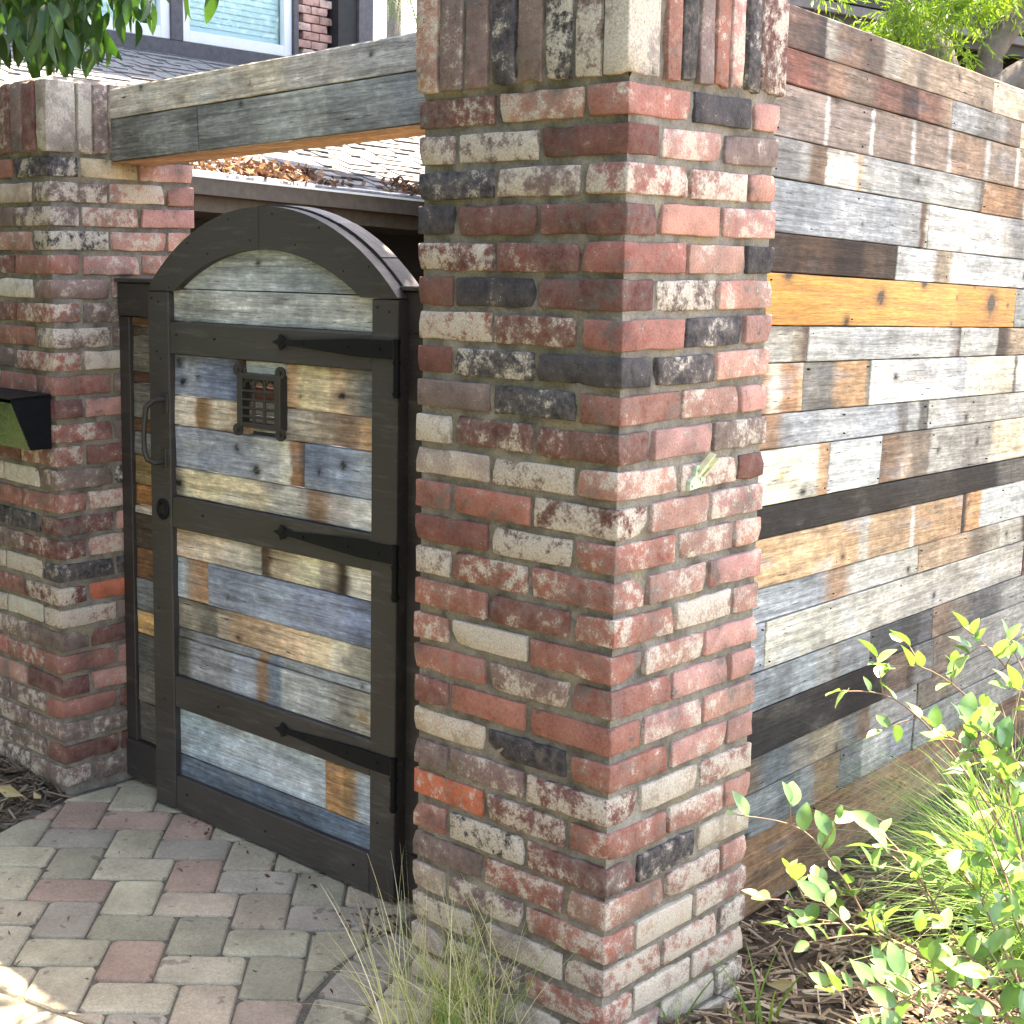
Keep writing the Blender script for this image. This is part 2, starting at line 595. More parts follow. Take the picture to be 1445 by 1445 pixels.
def side(pts, p):
    """signed distance to polyline: > 0 on its left"""
    best = None
    for (xa, ya), (xb, yb) in zip(pts, pts[1:]):
        a = Vector((xa, ya)); b = Vector((xb, yb)); d = b - a
        t = max(0, min(1, (p - a).dot(d) / d.length_squared))
        q = a + d * t
        dist = (p - q).length
        nrm = Vector((-d.y, d.x)).normalized()
        s = (p - a).dot(nrm)
        if best is None or dist < abs(best[0]) - 1e-9:
            best = (math.copysign(dist, s), a, nrm)
    return best

def clip(poly, a, nrm, off=0.0):
    out = []
    n = len(poly)
    for i in range(n):
        p = poly[i]; q = poly[(i + 1) % n]
        dp = (p - a).dot(nrm) - off; dq = (q - a).dot(nrm) - off
        if dp >= 0:
            out.append(p)
        if dp * dq < 0:
            out.append(p + (q - p) * (dp / (dp - dq)))
    return out

def area(poly):
    return abs(sum(poly[i - 1].x * poly[i].y - poly[i].x * poly[i - 1].y for i in range(len(poly)))) / 2

def put_paver(center, ang, me, seed, red=None):
    rnd = random.Random(seed)
    isred = any((Vector(r) - center).length < .075 for r in RED) or (red is None and rnd.random() < .07)
    c = rnd.choice(PRED if isred else PAVE)
    k = rnd.uniform(.88, 1.15)
    o = obj('paver', me, M['paver'], path, loc=(center.x, center.y, rnd.uniform(-.0015, .0015)),
            rot=(rnd.uniform(-.005, .005), rnd.uniform(-.005, .005), ang), color=(c[0] * k, c[1] * k, c[2] * k, 1))
    return o

H1c = Vector((-1.531, .152))
av = (E1 + E2) * 3 * U; bv = (E2 - E1) * 2 * U
k = 0
# right arc listed top to bottom: the path lies on its right hand side -> flip
BOUNDS = [(list(reversed(RIGHT_ARC)), 1), (list(reversed(LOW_ARC)), -1), (LEFT_EDGE, 1)]
for i in range(-12, 13):
    for j in range(-14, 15):
        for kind in 'HV':
            c = H1c + av * i + bv * j
            if kind == 'V':
                c = c + E1 * (.5 * U) + E2 * (2.5 * U)
            if not (-2.3 < c.x < -.1 and -1.0 < c.y < 1.5):
                continue
            ang = R_(43.7) if kind == 'H' else R_(43.7 + 90)
            ca, sa = math.cos(ang), math.sin(ang)
            loc = [Vector(p) for p in rect(1.5 * U - J, U - J)]
            poly = [c + Vector((p.x * ca - p.y * sa, p.x * sa + p.y * ca)) for p in loc]
            full = True
            ok = True
            for pts, sg in BOUNDS:
                s, a, nrm = side(pts, c)
                nn = nrm * sg
                ds = [(p - a).dot(nn) for p in poly]
                if min(ds) < .004 and abs(s) < .25:
                    poly = clip(poly, a, nn, .004)
                    full = False
                    if len(poly) < 3 or area(poly) < .0012:
                        ok = False
                        break
                elif s * sg < 0:
                    ok = False
                    break
            if not ok:
                continue
            k += 1
            if full:
                put_paver(c, ang, pav_pool[k % 8], k)
            else:
                cc = sum(poly, Vector((0, 0))) / len(poly)
                me = paver_mesh([(p - cc) for p in poly], k)
                put_paver(cc, 0, me, k)

def along(pts, d):
    for (a, b) in zip(pts, pts[1:]):
        a = Vector(a); b = Vector(b); l = (b - a).length
        if d <= l:
            return a + (b - a) * (d / l), (b - a).normalized()
        d -= l
    return Vector(pts[-1]), (Vector(pts[-1]) - Vector(pts[-2])).normalized()

def border(pts, sgn, courses, seed, wid=.130):
    rnd = random.Random(seed)
    total = sum((Vector(b) - Vector(a)).length for a, b in zip(pts, pts[1:]))
    for c in range(courses):
        d = -.03 * c if c else 0.0
        while d < total - .02:
            L = rnd.choice([.19, .13, .17, .21])
            p0, t0 = along(pts, max(0, d)); p1, t1 = along(pts, min(total, d + L))
            n0 = Vector((t0.y, -t0.x)) * sgn; n1 = Vector((t1.y, -t1.x)) * sgn
            o0 = .006 + c * (wid + .006); o1 = o0 + wid
            tt = (p1 - p0).normalized() if (p1 - p0).length > 1e-6 else t0
            poly = [p0 + n0 * o0 + tt * .003, p1 + n1 * o0 - tt * .003, p1 + n1 * o1 - tt * .003, p0 + n0 * o1 + tt * .003]
            cc = sum(poly, Vector((0, 0))) / 4
            if (p1 - p0).length > .05:
                put_paver(cc, 0, paver_mesh([q - cc for q in poly], rnd.randint(0, 99999)), rnd.randint(0, 99999))
            d += L
border(RIGHT_ARC[:6], -1, 2, 5)
border(LOW_ARC, 1, 3, 6)

# ------------------------------------------------------------------ brick pillars
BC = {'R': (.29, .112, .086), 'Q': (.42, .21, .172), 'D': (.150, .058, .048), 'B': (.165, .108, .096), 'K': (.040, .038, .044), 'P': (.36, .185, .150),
      'T': (.40, .32, .26), 'O': (.42, .105, .055), 'Y': (.52, .43, .28), 'W': (.60, .58, .53), 'G': (.47, .50, .43)}

def brick_mesh(L, D, H, seed):
    rnd = random.Random(seed)
    r = rnd.uniform(.0022, .0038)
    def ax(h, n):
        a = [-h, -h + r]
        for i in range(1, n):
            a.append(-h + r + (2 * h - 2 * r) * i / n)
        return a + [h - r, h]
    X = ax(L / 2, max(2, int(L / .045))); Y = ax(D / 2, max(2, int(D / .045))); Z = ax(H / 2, max(2, int(H / .045)))
    hx, hy, hz = L / 2, D / 2, H / 2
    vid = {}
    vs = []; fs = []
    sd = Vector((seed * 3.7, seed * 1.3, seed * 2.1))
    chips = [Vector((rnd.choice((-1, 1)) * hx, rnd.choice((-1, 1)) * hy, rnd.choice((-1, 1)) * hz)) for _ in range(2)]
    chips += [Vector((rnd.uniform(-hx, hx), rnd.choice((-1, 1)) * hy, rnd.choice((-1, 1)) * hz)) for _ in range(3)]
    def V(p):
        k = (round(p[0], 6), round(p[1], 6), round(p[2], 6))
        if k in vid:
            return vid[k]
        v = Vector(p)
        inn = Vector((max(-hx + r, min(hx - r, v.x)), max(-hy + r, min(hy - r, v.y)), max(-hz + r, min(hz - r, v.z))))
        d = v - inn
        q = inn + (d.normalized() * r if d.length > 1e-9 else d)
        q += noise.noise_vector(v * 16 + sd) * .0022 + noise.noise_vector(v * 60 + sd) * .0017
        for c in chips:
            dd = (v - c).length
            if dd < .015:
                q -= c.normalized() * (.015 - dd) * .5
        vid[k] = len(vs); vs.append(q)
        return vid[k]
    def grid(A, B, f):
        for i in range(len(A) - 1):
            for j in range(len(B) - 1):
                fs.append((V(f(A[i], B[j])), V(f(A[i + 1], B[j])), V(f(A[i + 1], B[j + 1])), V(f(A[i], B[j + 1]))))
    grid(X, Z, lambda a, b: (a, -hy, b)); grid(X, Z, lambda a, b: (-a, hy, b))
    grid(Y, Z, lambda a, b: (hx, a, b)); grid(Y, Z, lambda a, b: (-hx, -a, b))
    grid(X, Y, lambda a, b: (a, b, hz)); grid(X, Y, lambda a, b: (-a, b, -hz))
    return mesh_from('brick', vs, fs, True)

_bp = {}
def brick_pool(L, D, H, i):
    k = (round(L, 3), round(D, 3), round(H, 3))
    if k not in _bp:
        _bp[k] = [brick_mesh(L, D, H, 11 * len(_bp) + n) for n in range(9)]
    return _bp[k][i % 9]

def bcol(tok, rnd):
    c = BC[tok[0]]
    a = int(tok[1]) / 9.0 if len(tok) > 1 else .3
    k = rnd.uniform(.85, 1.18)
    return (c[0] * k * rnd.uniform(.94, 1.06), c[1] * k, c[2] * k * rnd.uniform(.92, 1.08), a)

def rand_tok(rnd):
    return rnd.choice(['R3', 'R4', 'R2', 'D3', 'D5', 'B4', 'B5', 'P5', 'P4', 'T6', 'K3', 'R5', 'B3'])

BD, BJ, BH, CR = .095, .0135, .0545, .07

def pillar(name, label, x1, y0, W1, W2, zrow, nrows, isA, toks, sold_f, sold_r, seed):
    """x1,y0: the corner towards the camera; front runs to -x, side to +y"""
    rnd = random.Random(seed)
    root = thing(name, label, 'pillar', (x1 - W1 / 2, y0 + W2 / 2, 0), group='brick gate pillars')
    ox, oy = x1 - W1 / 2, y0 + W2 / 2
    n = 0
    L1 = (W1 - BD - 2 * BJ) / 2; L2 = (W2 - BD - 2 * BJ) / 2
    def put(cx, cy, zc, me, rot, tok):
        nonlocal n
        n += 1
        obj('brick', me, M['brick'], root,
            loc=(cx - ox + rnd.uniform(-.0022, .0022), cy - oy + rnd.uniform(-.0022, .0022), zc + rnd.uniform(-.0018, .0018)),
            rot=(rnd.uniform(-.008, .008), rnd.uniform(-.008, .008), rot + rnd.uniform(-.009, .009) + (math.pi if rnd.random() < .5 else 0)), color=bcol(tok, rnd))
    xl = x1 - W1; yb = y0 + W2
    for r in range(1, nrows + 1):
        zc = zrow - CR * r + BH / 2
        h = BH + rnd.choice((-.002, 0, 0, .002))
        tk = list(toks.get(r) or [rand_tok(rnd) for _ in range(5)])
        for q in (3, 4):  # side-face reds made paler: that face's brighter light is put into the colour
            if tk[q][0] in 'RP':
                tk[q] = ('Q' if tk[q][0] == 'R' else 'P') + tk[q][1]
        m1 = lambda: brick_pool(L1, BD, h, rnd.randint(0, 8))
        m2 = lambda: brick_pool(L2, BD, h, rnd.randint(0, 8))
        if isA(r):
            # front: (header of left brick), s, s(corner) ; side: s, s
            xs = [xl + BD + BJ + L1 / 2, x1 - L1 / 2]
            put(xs[0], y0 + BD / 2, zc, m1(), 0, tk[1]); put(xs[1], y0 + BD / 2, zc, m1(), 0, tk[2])
            ys = [y0 + BD + BJ + L2 / 2, yb - L2 / 2]
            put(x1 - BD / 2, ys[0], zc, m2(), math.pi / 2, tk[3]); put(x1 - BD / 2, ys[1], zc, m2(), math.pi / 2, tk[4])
            put(xl + L1 / 2, yb - BD / 2, zc, m1(), 0, rand_tok(rnd)); put(xl + L1 * 1.5 + BJ, yb - BD / 2, zc, m1(), 0, rand_tok(rnd))
            put(xl + BD / 2, y0 + L2 / 2, zc, m2(), math.pi / 2, tk[0]); put(xl + BD / 2, y0 + L2 * 1.5 + BJ, zc, m2(), math.pi / 2, rand_tok(rnd))
        else:
            put(xl + L1 / 2, y0 + BD / 2, zc, m1(), 0, tk[0]); put(xl + L1 * 1.5 + BJ, y0 + BD / 2, zc, m1(), 0, tk[1])
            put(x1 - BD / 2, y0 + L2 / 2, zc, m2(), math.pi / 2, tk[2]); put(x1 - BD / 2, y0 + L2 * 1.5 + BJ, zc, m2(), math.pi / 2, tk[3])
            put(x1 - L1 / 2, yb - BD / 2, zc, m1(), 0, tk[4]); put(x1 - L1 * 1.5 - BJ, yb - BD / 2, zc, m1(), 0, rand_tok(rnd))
            put(xl + BD / 2, yb - L2 / 2, zc, m2(), math.pi / 2, rand_tok(rnd)); put(xl + BD / 2, yb - L2 * 1.5 - BJ, zc, m2(), math.pi / 2, rand_tok(rnd))
    # soldier course standing slightly proud
    pr = .009; SH = .2
    zs = zrow - .001 + SH / 2
    nf = len(sold_f); wf = (W1 + 2 * pr) / nf
    for i, tk in enumerate(sold_f):
        me = brick_pool(wf - .011, BD, SH, rnd.randint(0, 8))
        put(xl - pr + wf * (i + .5), y0 - pr + BD / 2, zs, me, 0, tk)
        put(xl - pr + wf * (i + .5), yb + pr - BD / 2, zs, me, 0, rand_tok(rnd))
    nr = len(sold_r); wr = (W2 + 2 * pr - 2 * BD - BJ) / (nr - 1)
    for i, tk in enumerate(sold_r[:-1]):
        me = brick_pool(wr - .010, BD, SH, rnd.randint(0, 8))
        put(x1 + pr - BD / 2, y0 - pr + BD + BJ / 2 + wr * (i + .5), zs, me, math.pi / 2, tk)
        put(xl - pr + BD / 2, y0 - pr + BD + BJ / 2 + wr * (i + .5), zs, me, math.pi / 2, rand_tok(rnd))
    # mortar body, raked back and rough
    vs = []; fs = []
    ztop = zrow + .192; zbot = -.12
    rec = .0085
    def face(p0, d, nrm, w):
        nu = int(w / .011); nv = int((ztop - zbot) / .011)
        b = len(vs)
        for j in range(nv + 1):
            z = zbot + (ztop - zbot) * j / nv
            for i in range(nu + 1):
                p = Vector((p0[0] + d[0] * w * i / nu - ox, p0[1] + d[1] * w * i / nu - oy, z))
                o = 0 if i in (0, nu) else (.0050 * noise.noise(p * 38) + .0055 * noise.noise(p * 11) + .0032 * noise.noise(p * 90))
                ex = .006 if z > zrow - .004 else 0
                vs.append((p.x + nrm[0] * (o + ex), p.y + nrm[1] * (o + ex), z))
        for j in range(nv):
            for i in range(nu):
                a = b + j * (nu + 1) + i
                fs.append((a, a + 1, a + nu + 2, a + nu + 1))
    xa, xb, ya, yb2 = xl + rec, x1 - rec, y0 + rec, yb - rec
    face((xa, ya), (1, 0), (0, -1), xb - xa); face((xb, ya), (0, 1), (1, 0), yb2 - ya)
    face((xb, yb2), (-1, 0), (0, 1), xb - xa); face((xa, yb2), (0, -1), (-1, 0), yb2 - ya)
    obj('mortar', mesh_from('mortar', vs, fs, True), M['mortar'], root)
    # cap of mortar on the top with a low crown
    b = MB()
    N = 12
    cv = []
    for j in range(N + 1):
        for i in range(N + 1):
            fx, fy = i / N, j / N
            e = min(fx, 1 - fx, fy, 1 - fy)
            cv.append((xl - ox + W1 * fx, y0 - oy + W2 * fy, zrow + SH - .008 + min(.022, e * .25) + .004 * nz(fx * 9, fy * 9, seed)))
    cf = [(j * (N + 1) + i, j * (N + 1) + i + 1, (j + 1) * (N + 1) + i + 1, (j + 1) * (N + 1) + i) for j in range(N) for i in range(N)]
    obj('mortar_cap', mesh_from('mortar_cap', cv, cf, True), M['mortar'], root)
    return root

def T(s):
    return s.split()
TN = {1: T('D4 P5 R3 K1 R2'), 2: T('B4 B6 D1 R5 B3'), 3: T('K3 B5 R5 P6 R2'), 4: T('K1 D2 D2 R1 R4'), 5: T('D5 D3 R2 R3 K1'),
      6: T('D1 K1 D2 B6 R4'), 7: T('R6 D4 R2 K3 R2'), 8: T('D0 K4 K1 K3 R4'), 9: T('B2 K3 R3 P4 R3'), 10: T('T6 D4 D3 R3 B4'),
      11: T('T5 B6 P5 P6 D1'), 12: T('R3 R2 D6 R4 P5'), 13: T('D1 B7 R4 P4 P4'), 14: T('B5 R5 R4 P4 R3'), 15: T('R3 D3 R4 P7 P4'),
      16: T('R4 T7 R3 P5 R3'), 17: T('R3 B4 R3 R3 R2'), 18: T('D2 R1 R1 P5 R4'), 19: T('T6 K2 R3 P4 P3'), 20: T('B4 B4 D5 T6 P6'),
      21: T('O3 D5 R4 P5 R3'), 22: T('R3 K6 D4 K4 T5'), 23: T('B3 R5 P4 P6 R4'), 24: T('T5 B6 R5 T6 P5'), 25: T('B6 T6 P6 P6 B5'),
      26: T('T5 B5 R5 T6 P6'), 27: T('T6 T6 P6 T6 B6'), 28: T('T6 B6 T6 B6 T6')}
near = pillar('brick_pillar', 'near brick pillar with lime-washed red bricks, standing between gate and board fence', 0, 0, .524, .504, 1.95, 28, lambda r: r % 2 == 0, TN,
              T('P5 B3 B3 K3 B3 K5 B5 T6'), T('R3 K2 B3 R3 Q5 K3 R3'), 3)
TL = {1: T('R3 R3 K4 Y3 R4'), 2: T('T4 T4 B5 R6 R1'), 3: T('B2 B2 B5 P5 R2'), 4: T('P4 P4 K6 R5 R3'), 5: T('D3 D3 R3 P4 R4'),
      6: T('W5 W6 B3 B3 B3'), 7: T('D2 D3 R5 B4 B4'), 8: T('R3 R3 B6 B4 K5'), 9: T('B3 B3 R5 T6 T4'), 10: T('R3 R3 R3 B3 B3'),
      11: T('D3 D3 D2 R2 R2'), 12: T('R3 R3 R4 B2 B2'), 13: T('R4 D2 R5 D2 D3'), 14: T('W5 W6 B4 K5 K4'), 15: T('R3 R3 R4 R5 P4'),
      16: T('K2 K3 D4 R2 T5'), 17: T('T6 B4 D4 P5 P5'), 18: T('T7 T7 K3 K2 W4'), 19: T('R2 R3 D5 O2 R4'), 20: T('T6 G6 R7 B3 B4'),
      21: T('B4 B4 B3 D2 D2'), 22: T('R3 R4 R2 R2 B3'), 23: T('P4 P4 D2 R3 R4'), 24: T('B4 B5 R2 D2 D2'), 25: T('B5 B4 B4 B4 B5'),
      26: T('B5 B5 D2 D1 B4'), 27: T('B6 B6 B5 B4 B5')}
left = pillar('brick_pillar', 'far brick pillar left of the gate with the wall mailbox on its front', -2.12, .114, .52, .508, 1.9175, 27, lambda r: r % 2 == 1, TL,
              T('R3 B3 B4 B4 D4 B3 D3 T5'), T('T5 B4 B5 K3 B4 D3 R4'), 8)
FENCE=[
(0.166,0.262,[[(-0.02,'7c5546'),(0.402,'6a4e46'),(0.501,'4f423f'),(0.544,'a09688'),(0.604,'8f6a50'),(0.743,'6b5347'),(0.875,'a89c8c'),(0.978,'b39b80'),(1.086,'8a7866'),(1.16,'b59678'),(1.482,'a58c72')],[(1.653,'d6be9c'),(1.919,'cbb08a'),(2.613,'a89078')]]),
(0.086,0.166,[[(-0.02,'8a4a3a'),(0.373,'94503c'),(0.557,'a87858'),(0.663,'8c7260'),(0.819,'84503e'),(0.994,'5c3c34'),(1.102,'8c5a46'),(1.274,'a88668')],[(1.34,'9a9c9c'),(1.543,'8f8a84'),(1.723,'a59a8e'),(1.77,'8c7464')],[(1.903,'cdb28c'),(2.34,'9a8a78')]]),
(-0.034,0.086,[[(-0.02,'a0887c'),(0.565,'d0ccc8'),(0.582,'9c8478'),(0.826,'d8d8d6'),(0.846,'9a8070'),(1.083,'d2d0ce'),(1.106,'9c8270'),(1.337,'c8c6c4'),(1.362,'a88264'),(1.627,'c4c0ba'),(1.658,'9c826c'),(1.885,'dad8d2'),(1.909,'a89078'),(2.338,'d0ccc4'),(2.367,'a08a74')]]),
(-0.126,-0.034,[[(-0.02,'8c8a8a'),(0.443,'a8a6a2'),(0.492,'8a6a50'),(0.588,'d6d0c2'),(0.758,'c8a070'),(0.782,'a09e98'),(0.857,'a8aaa8'),(1.03,'9a9c9a'),(1.216,'b2b2ac'),(1.543,'9c9a92'),(1.598,'786454')],[(1.632,'b07c4a'),(1.914,'8a6444'),(1.99,'b8b4a8'),(2.543,'a8a298')]]),
(-0.249,-0.126,[[(-0.02,'8d959d'),(0.486,'98a0a8'),(0.634,'a6acb2'),(0.908,'9aa2aa'),(1.031,'b0b4b6'),(1.179,'7a5a42'),(1.217,'c8c0ac')],[(1.236,'d4d2ca'),(1.438,'ddd8ca'),(1.566,'c8c8c2'),(1.794,'b0aca0'),(1.89,'8c8a84'),(2.015,'b8b8b4')]]),
(-0.34,-0.249,[[(-0.02,'4c3628'),(0.472,'5c3f2a'),(0.65,'3c2a20'),(0.825,'5a4230'),(0.961,'4a382a')],[(1.037,'c6cac8'),(1.296,'9a8468'),(1.356,'a89474'),(1.417,'d0d4d2'),(1.678,'c8ccca'),(2.309,'bab8b0')]]),
(-0.463,-0.34,[[(-0.02,'e2982e'),(0.589,'e09a38'),(0.996,'e6a444'),(1.481,'dd9430'),(1.701,'d89238')],[(1.972,'949a94'),(2.067,'a6a8a2'),(2.481,'8c8478')]]),
(-0.55,-0.463,[[(-0.02,'b4b0a4'),(0.458,'a4947e'),(0.508,'7c6450')],[(0.545,'b8bab4'),(0.76,'aeb2b0'),(1.105,'babcb6'),(1.46,'9c9488'),(1.513,'5c4c40')],[(1.534,'b4b4ac'),(1.837,'56463a'),(1.954,'d0ae84'),(2.092,'b09478')],[(2.364,'b8b4aa')]]),
(-0.67,-0.55,[[(-0.02,'a06838'),(0.354,'d8c0a0'),(0.416,'b47a42'),(0.508,'c49058')],[(0.537,'7e7a70'),(0.619,'6e6a62'),(0.72,'c08a4a'),(0.901,'8c7a60')],[(0.923,'c8c8c0'),(1.237,'bcbebc'),(1.523,'a8acae'),(1.599,'d6ceae'),(1.889,'cfc4a0'),(2.008,'5c5850'),(2.034,'b4b6ae')]]),
(-0.754,-0.67,[[(-0.02,'b07a4e'),(0.432,'9aa0a6'),(0.634,'a8acae'),(0.858,'a0a6ac'),(1.123,'6e6c66'),(1.198,'9a9c9a'),(1.275,'5e5c56')],[(1.335,'a8a498'),(1.544,'989488'),(1.792,'a6a294'),(2.276,'9c968a')]]),
(-0.888,-0.754,[[(-0.02,'ead9b4'),(0.544,'e6dcc4'),(0.642,'bc8850'),(0.688,'a87c54')],[(0.707,'bcc0bc'),(0.909,'b2b6b4')],[(1.028,'86664a'),(1.16,'a08870'),(1.237,'7c6a58'),(1.376,'9c9a90'),(1.632,'8e8a80'),(1.864,'c8b48c'),(1.937,'dcc698'),(2.303,'c0ae88')]]),
(-0.966,-0.888,[[(-0.02,'2a231f'),(0.665,'30281f'),(1.179,'3a3028'),(1.587,'2e2620'),(1.936,'5c564c'),(2.33,'443c34')]]),
(-1.089,-0.966,[[(-0.02,'c89658'),(0.514,'b88a58'),(0.528,'cc9c60'),(0.791,'c09058'),(0.917,'a8a090'),(0.977,'b48c5c'),(1.264,'d8d0c0'),(1.29,'be9058'),(1.499,'b88850')],[(1.652,'443830'),(1.697,'cc8c3c'),(1.813,'b4b8b0'),(2.217,'a8aaa2')]]),
(-1.173,-1.089,[[(-0.02,'98a0a8'),(0.587,'8c949c'),(0.742,'aa7e58'),(0.873,'b8b4a8'),(1.177,'b0ac9c')],[(1.343,'a88860'),(1.477,'b89468'),(1.741,'7a664e'),(1.883,'968a74'),(2.007,'a8a08c'),(2.215,'5c3a30'),(2.269,'9a9484')]]),
(-1.294,-1.173,[[(-0.02,'949ca6')],[(0.422,'bcb6a4'),(0.631,'b0aa9a'),(0.872,'b8b2a2'),(1.233,'aca696'),(1.649,'b4ae9c'),(2.081,'a8a292')],[(2.247,'6a3a2e'),(2.349,'8c7c6c'),(2.862,'9c9484')]]),
(-1.39,-1.294,[[(-0.02,'70777e'),(0.571,'868e94'),(0.709,'8c8c88'),(0.805,'7c746a'),(0.839,'7a7e80')],[(1.037,'484a4c'),(1.252,'3c3e40'),(1.392,'56565a')],[(1.485,'846850'),(1.626,'7a6c5c'),(1.762,'5c5c5a'),(2.054,'8a8880'),(2.433,'7c786e')]]),
(-1.51,-1.39,[[(-0.02,'2c2624'),(0.661,'322b28'),(0.872,'1f1a18'),(1.156,'6a5240'),(1.311,'4c3c32'),(1.361,'6a6862')],[(1.506,'7a6652'),(1.693,'8a847a'),(2.053,'9a968c')]]),
(-1.6,-1.51,[[(-0.02,'745a42'),(0.431,'62686e'),(0.599,'80766a'),(0.707,'8e7a5c'),(0.888,'6a6a68'),(0.991,'745840'),(1.081,'8c8880')],[(1.411,'7c6c5a'),(1.714,'8a867c')]]),
(-1.716,-1.6,[[(-0.02,'7c8080'),(0.538,'6a7070'),(0.659,'808482'),(0.738,'8e6a3c'),(0.886,'6c6458')],[(0.9,'6a6e6e'),(1.043,'9c9c94'),(1.211,'84888a')],[(1.399,'7c7c74'),(1.851,'8a867a')]]),
(-1.928,-1.716,[[(-0.02,'8a5e34'),(0.682,'7a5230'),(1.143,'8c6238'),(1.768,'765032')]])]
# ------------------------------------------------------------------ boards
def hexcols(st, gain, sat=.78):
    o = []
    for s, h in st:
        c = lin(h, gain)
        g_ = .3 * c[0] + .55 * c[1] + .15 * c[2]
        o.append((s, tuple(min(.8, (g_ + (x - g_) * sat) * k_) for x, k_ in zip(c, (1.03, 1.0, .95)))))
    return o

def board_color(s, w, st, seed, knots, w0, w1, calm=1.0):
    j = .011 * noise.noise(Vector((s * 9, w * 34, seed))) + .006 * noise.noise(Vector((s * 40, w * 90, seed)))
    sj = s + j
    c = st[0][1]
    for i in range(1, len(st)):
        b = st[i][0]
        r_ = abs(math.sin(seed * 7.1 + i * 2.3))
        seg = min(b - st[i - 1][0], (st[i + 1][0] if i + 1 < len(st) else b + .2) - b)
        hw = min(.004 + .055 * r_ * r_, max(.004, seg * .42))
        if sj > b + hw:
            c = st[i][1]
        elif sj > b - hw:
            t = (sj - b + hw) / (2 * hw)
            t = t * t * (3 - 2 * t)
            p = st[i - 1][1]; q = st[i][1]
            c = (p[0] + (q[0] - p[0]) * t, p[1] + (q[1] - p[1]) * t, p[2] + (q[2] - p[2]) * t)
            break
        else:
            break
    f1 = noise.fractal(Vector((s * 4.5, w * 17, seed * 3.3)), 1.0, 2.0, 4)
    f2 = noise.noise(Vector((s * 2.0, w * 75, seed * 1.7)))
    f3 = noise.fractal(Vector((s * 5, w * 16, seed * 5.9 + 4)), 1.0, 2.0, 4)
    f3 *= calm
    m = 1.0 + (.24 * f1 + .19 * f2) * calm
    c = (c[0] * m, c[1] * m, c[2] * m)
    if f3 > .30:                                   # water stains
        t = min(.45, (f3 - .30) * 1.3)
        c = (c[0] * (1 - t) + .10 * t, c[1] * (1 - t) + .085 * t, c[2] * (1 - t) + .07 * t)
    if f3 < -.3:                                   # bleached grey
        t = min(.4, (-f3 - .3) * 1.3)
        g_ = (c[0] + c[1] + c[2]) / 3 * 1.15
        c = (c[0] * (1 - t) + g_ * t, c[1] * (1 - t) + g_ * t, c[2] * (1 - t) + g_ * 1.03 * t)
    for ks, kw, kr, kc in knots:
        d = math.hypot((s - ks) / 1.35, w - kw) * (1 + .25 * noise.noise(Vector((s * 50, w * 50, seed))))
        if d < kr * 2.2:
            t = 1.0 if d < kr * .75 else max(0, 1 - (d - kr * .75) / (kr * 1.4)) * .6
            c = (c[0] * (1 - t) + kc[0] * t, c[1] * (1 - t) + kc[1] * t, c[2] * (1 - t) + kc[2] * t)
    return (max(.008, c[0]), max(.008, c[1]), max(.008, c[2]))

KN = (.050, .026, .013)
_bseed = [1]
def board(name, parent, mat, s0, s1, w0, w1, y0, th, stops, knots=None, step=.009, gain=1.0, top=None, gap=.0016, tilt=None, rknots=1.0, sat=.78, calm=1.0):
    """a board along local x, height along local z, front at y0 facing -y"""
    _bseed[0] += 1
    seed = _bseed[0] * 1.731
    rnd = random.Random(_bseed[0])
    st = hexcols(stops, gain, sat)
    s0 += gap; s1 -= gap; w0 += gap; w1 -= gap
    L = s1 - s0; H = w1 - w0
    kk = list(knots or [])
    if knots is None:
        for _ in range(int(L * .9 * rknots + rnd.random() * .8)):
            kk.append((rnd.uniform(s0, s1), rnd.uniform(w0 + .01, w1 - .01), rnd.uniform(.004, .011), (.06, .045, .035)))
    nx = max(2, int(L / step)); nzv = max(2, int(H / step))
    cx, cz = (s0 + s1) / 2, (w0 + w1) / 2
    vs = []; cs = []; fs = []
    yo = y0 + rnd.uniform(-.003, .0025)
    tl = rnd.uniform(-.002, .002)
    wob = rnd.uniform(0, 50)
    # grid lines: a narrow eased strip at every edge
    xs = [0, .0022 / L] + [i / nx for i in range(1, nx)] + [1 - .0022 / L, 1]
    zs = [0, .0022 / H] + [i / nzv for i in range(1, nzv)] + [1 - .0022 / H, 1]
    for fz in zs:
        for fx in xs:
            s = s0 + L * fx; w = w0 + H * fz
            if top is not None:
                w = min(w, top(s))
            e = 0.0018 if (fx in (0, 1) or fz in (0, 1)) else 0.0
            d = .0009 * noise.noise(Vector((s * 7, w * 40, seed))) + .0011 * noise.noise(Vector((s * 1.3, w * 4, seed)))
            ww = w + (.0009 * noise.noise(Vector((s * 6, wob, fz))) if fz in (0, 1) else 0)
            vs.append((s - cx, yo + e + d + tl * (fz - .5) * 2, ww - cz))
            cs.append(board_color(s, w, st, seed, kk, w0, w1, calm))
    NX = len(xs); NZ = len(zs)
    for j in range(NZ - 1):
        for i in range(NX - 1):
            a = j * NX + i
            fs.append((a, a + 1, a + NX + 1, a + NX))
    # back: ring of the outline pushed to the back
    ring = [i for i in range(NX)] + [j * NX + NX - 1 for j in range(1, NZ)] + [(NZ - 1) * NX + i for i in range(NX - 2, -1, -1)] + [j * NX for j in range(NZ - 2, 0, -1)]
    b = len(vs)
    for r in ring:
        v = vs[r]
        vs.append((v[0], y0 + th, v[2])); cs.append(cs[r])
    m = len(ring)
    for i in range(m):
        j = (i + 1) % m
        fs.append((ring[j], ring[i], b + i, b + j))
    fs.append(tuple(b + i for i in range(m)))
    me = mesh_from(name, vs, fs, False, cs)
    o = obj(name, me, mat, parent, loc=(cx, 0, cz))
    return o

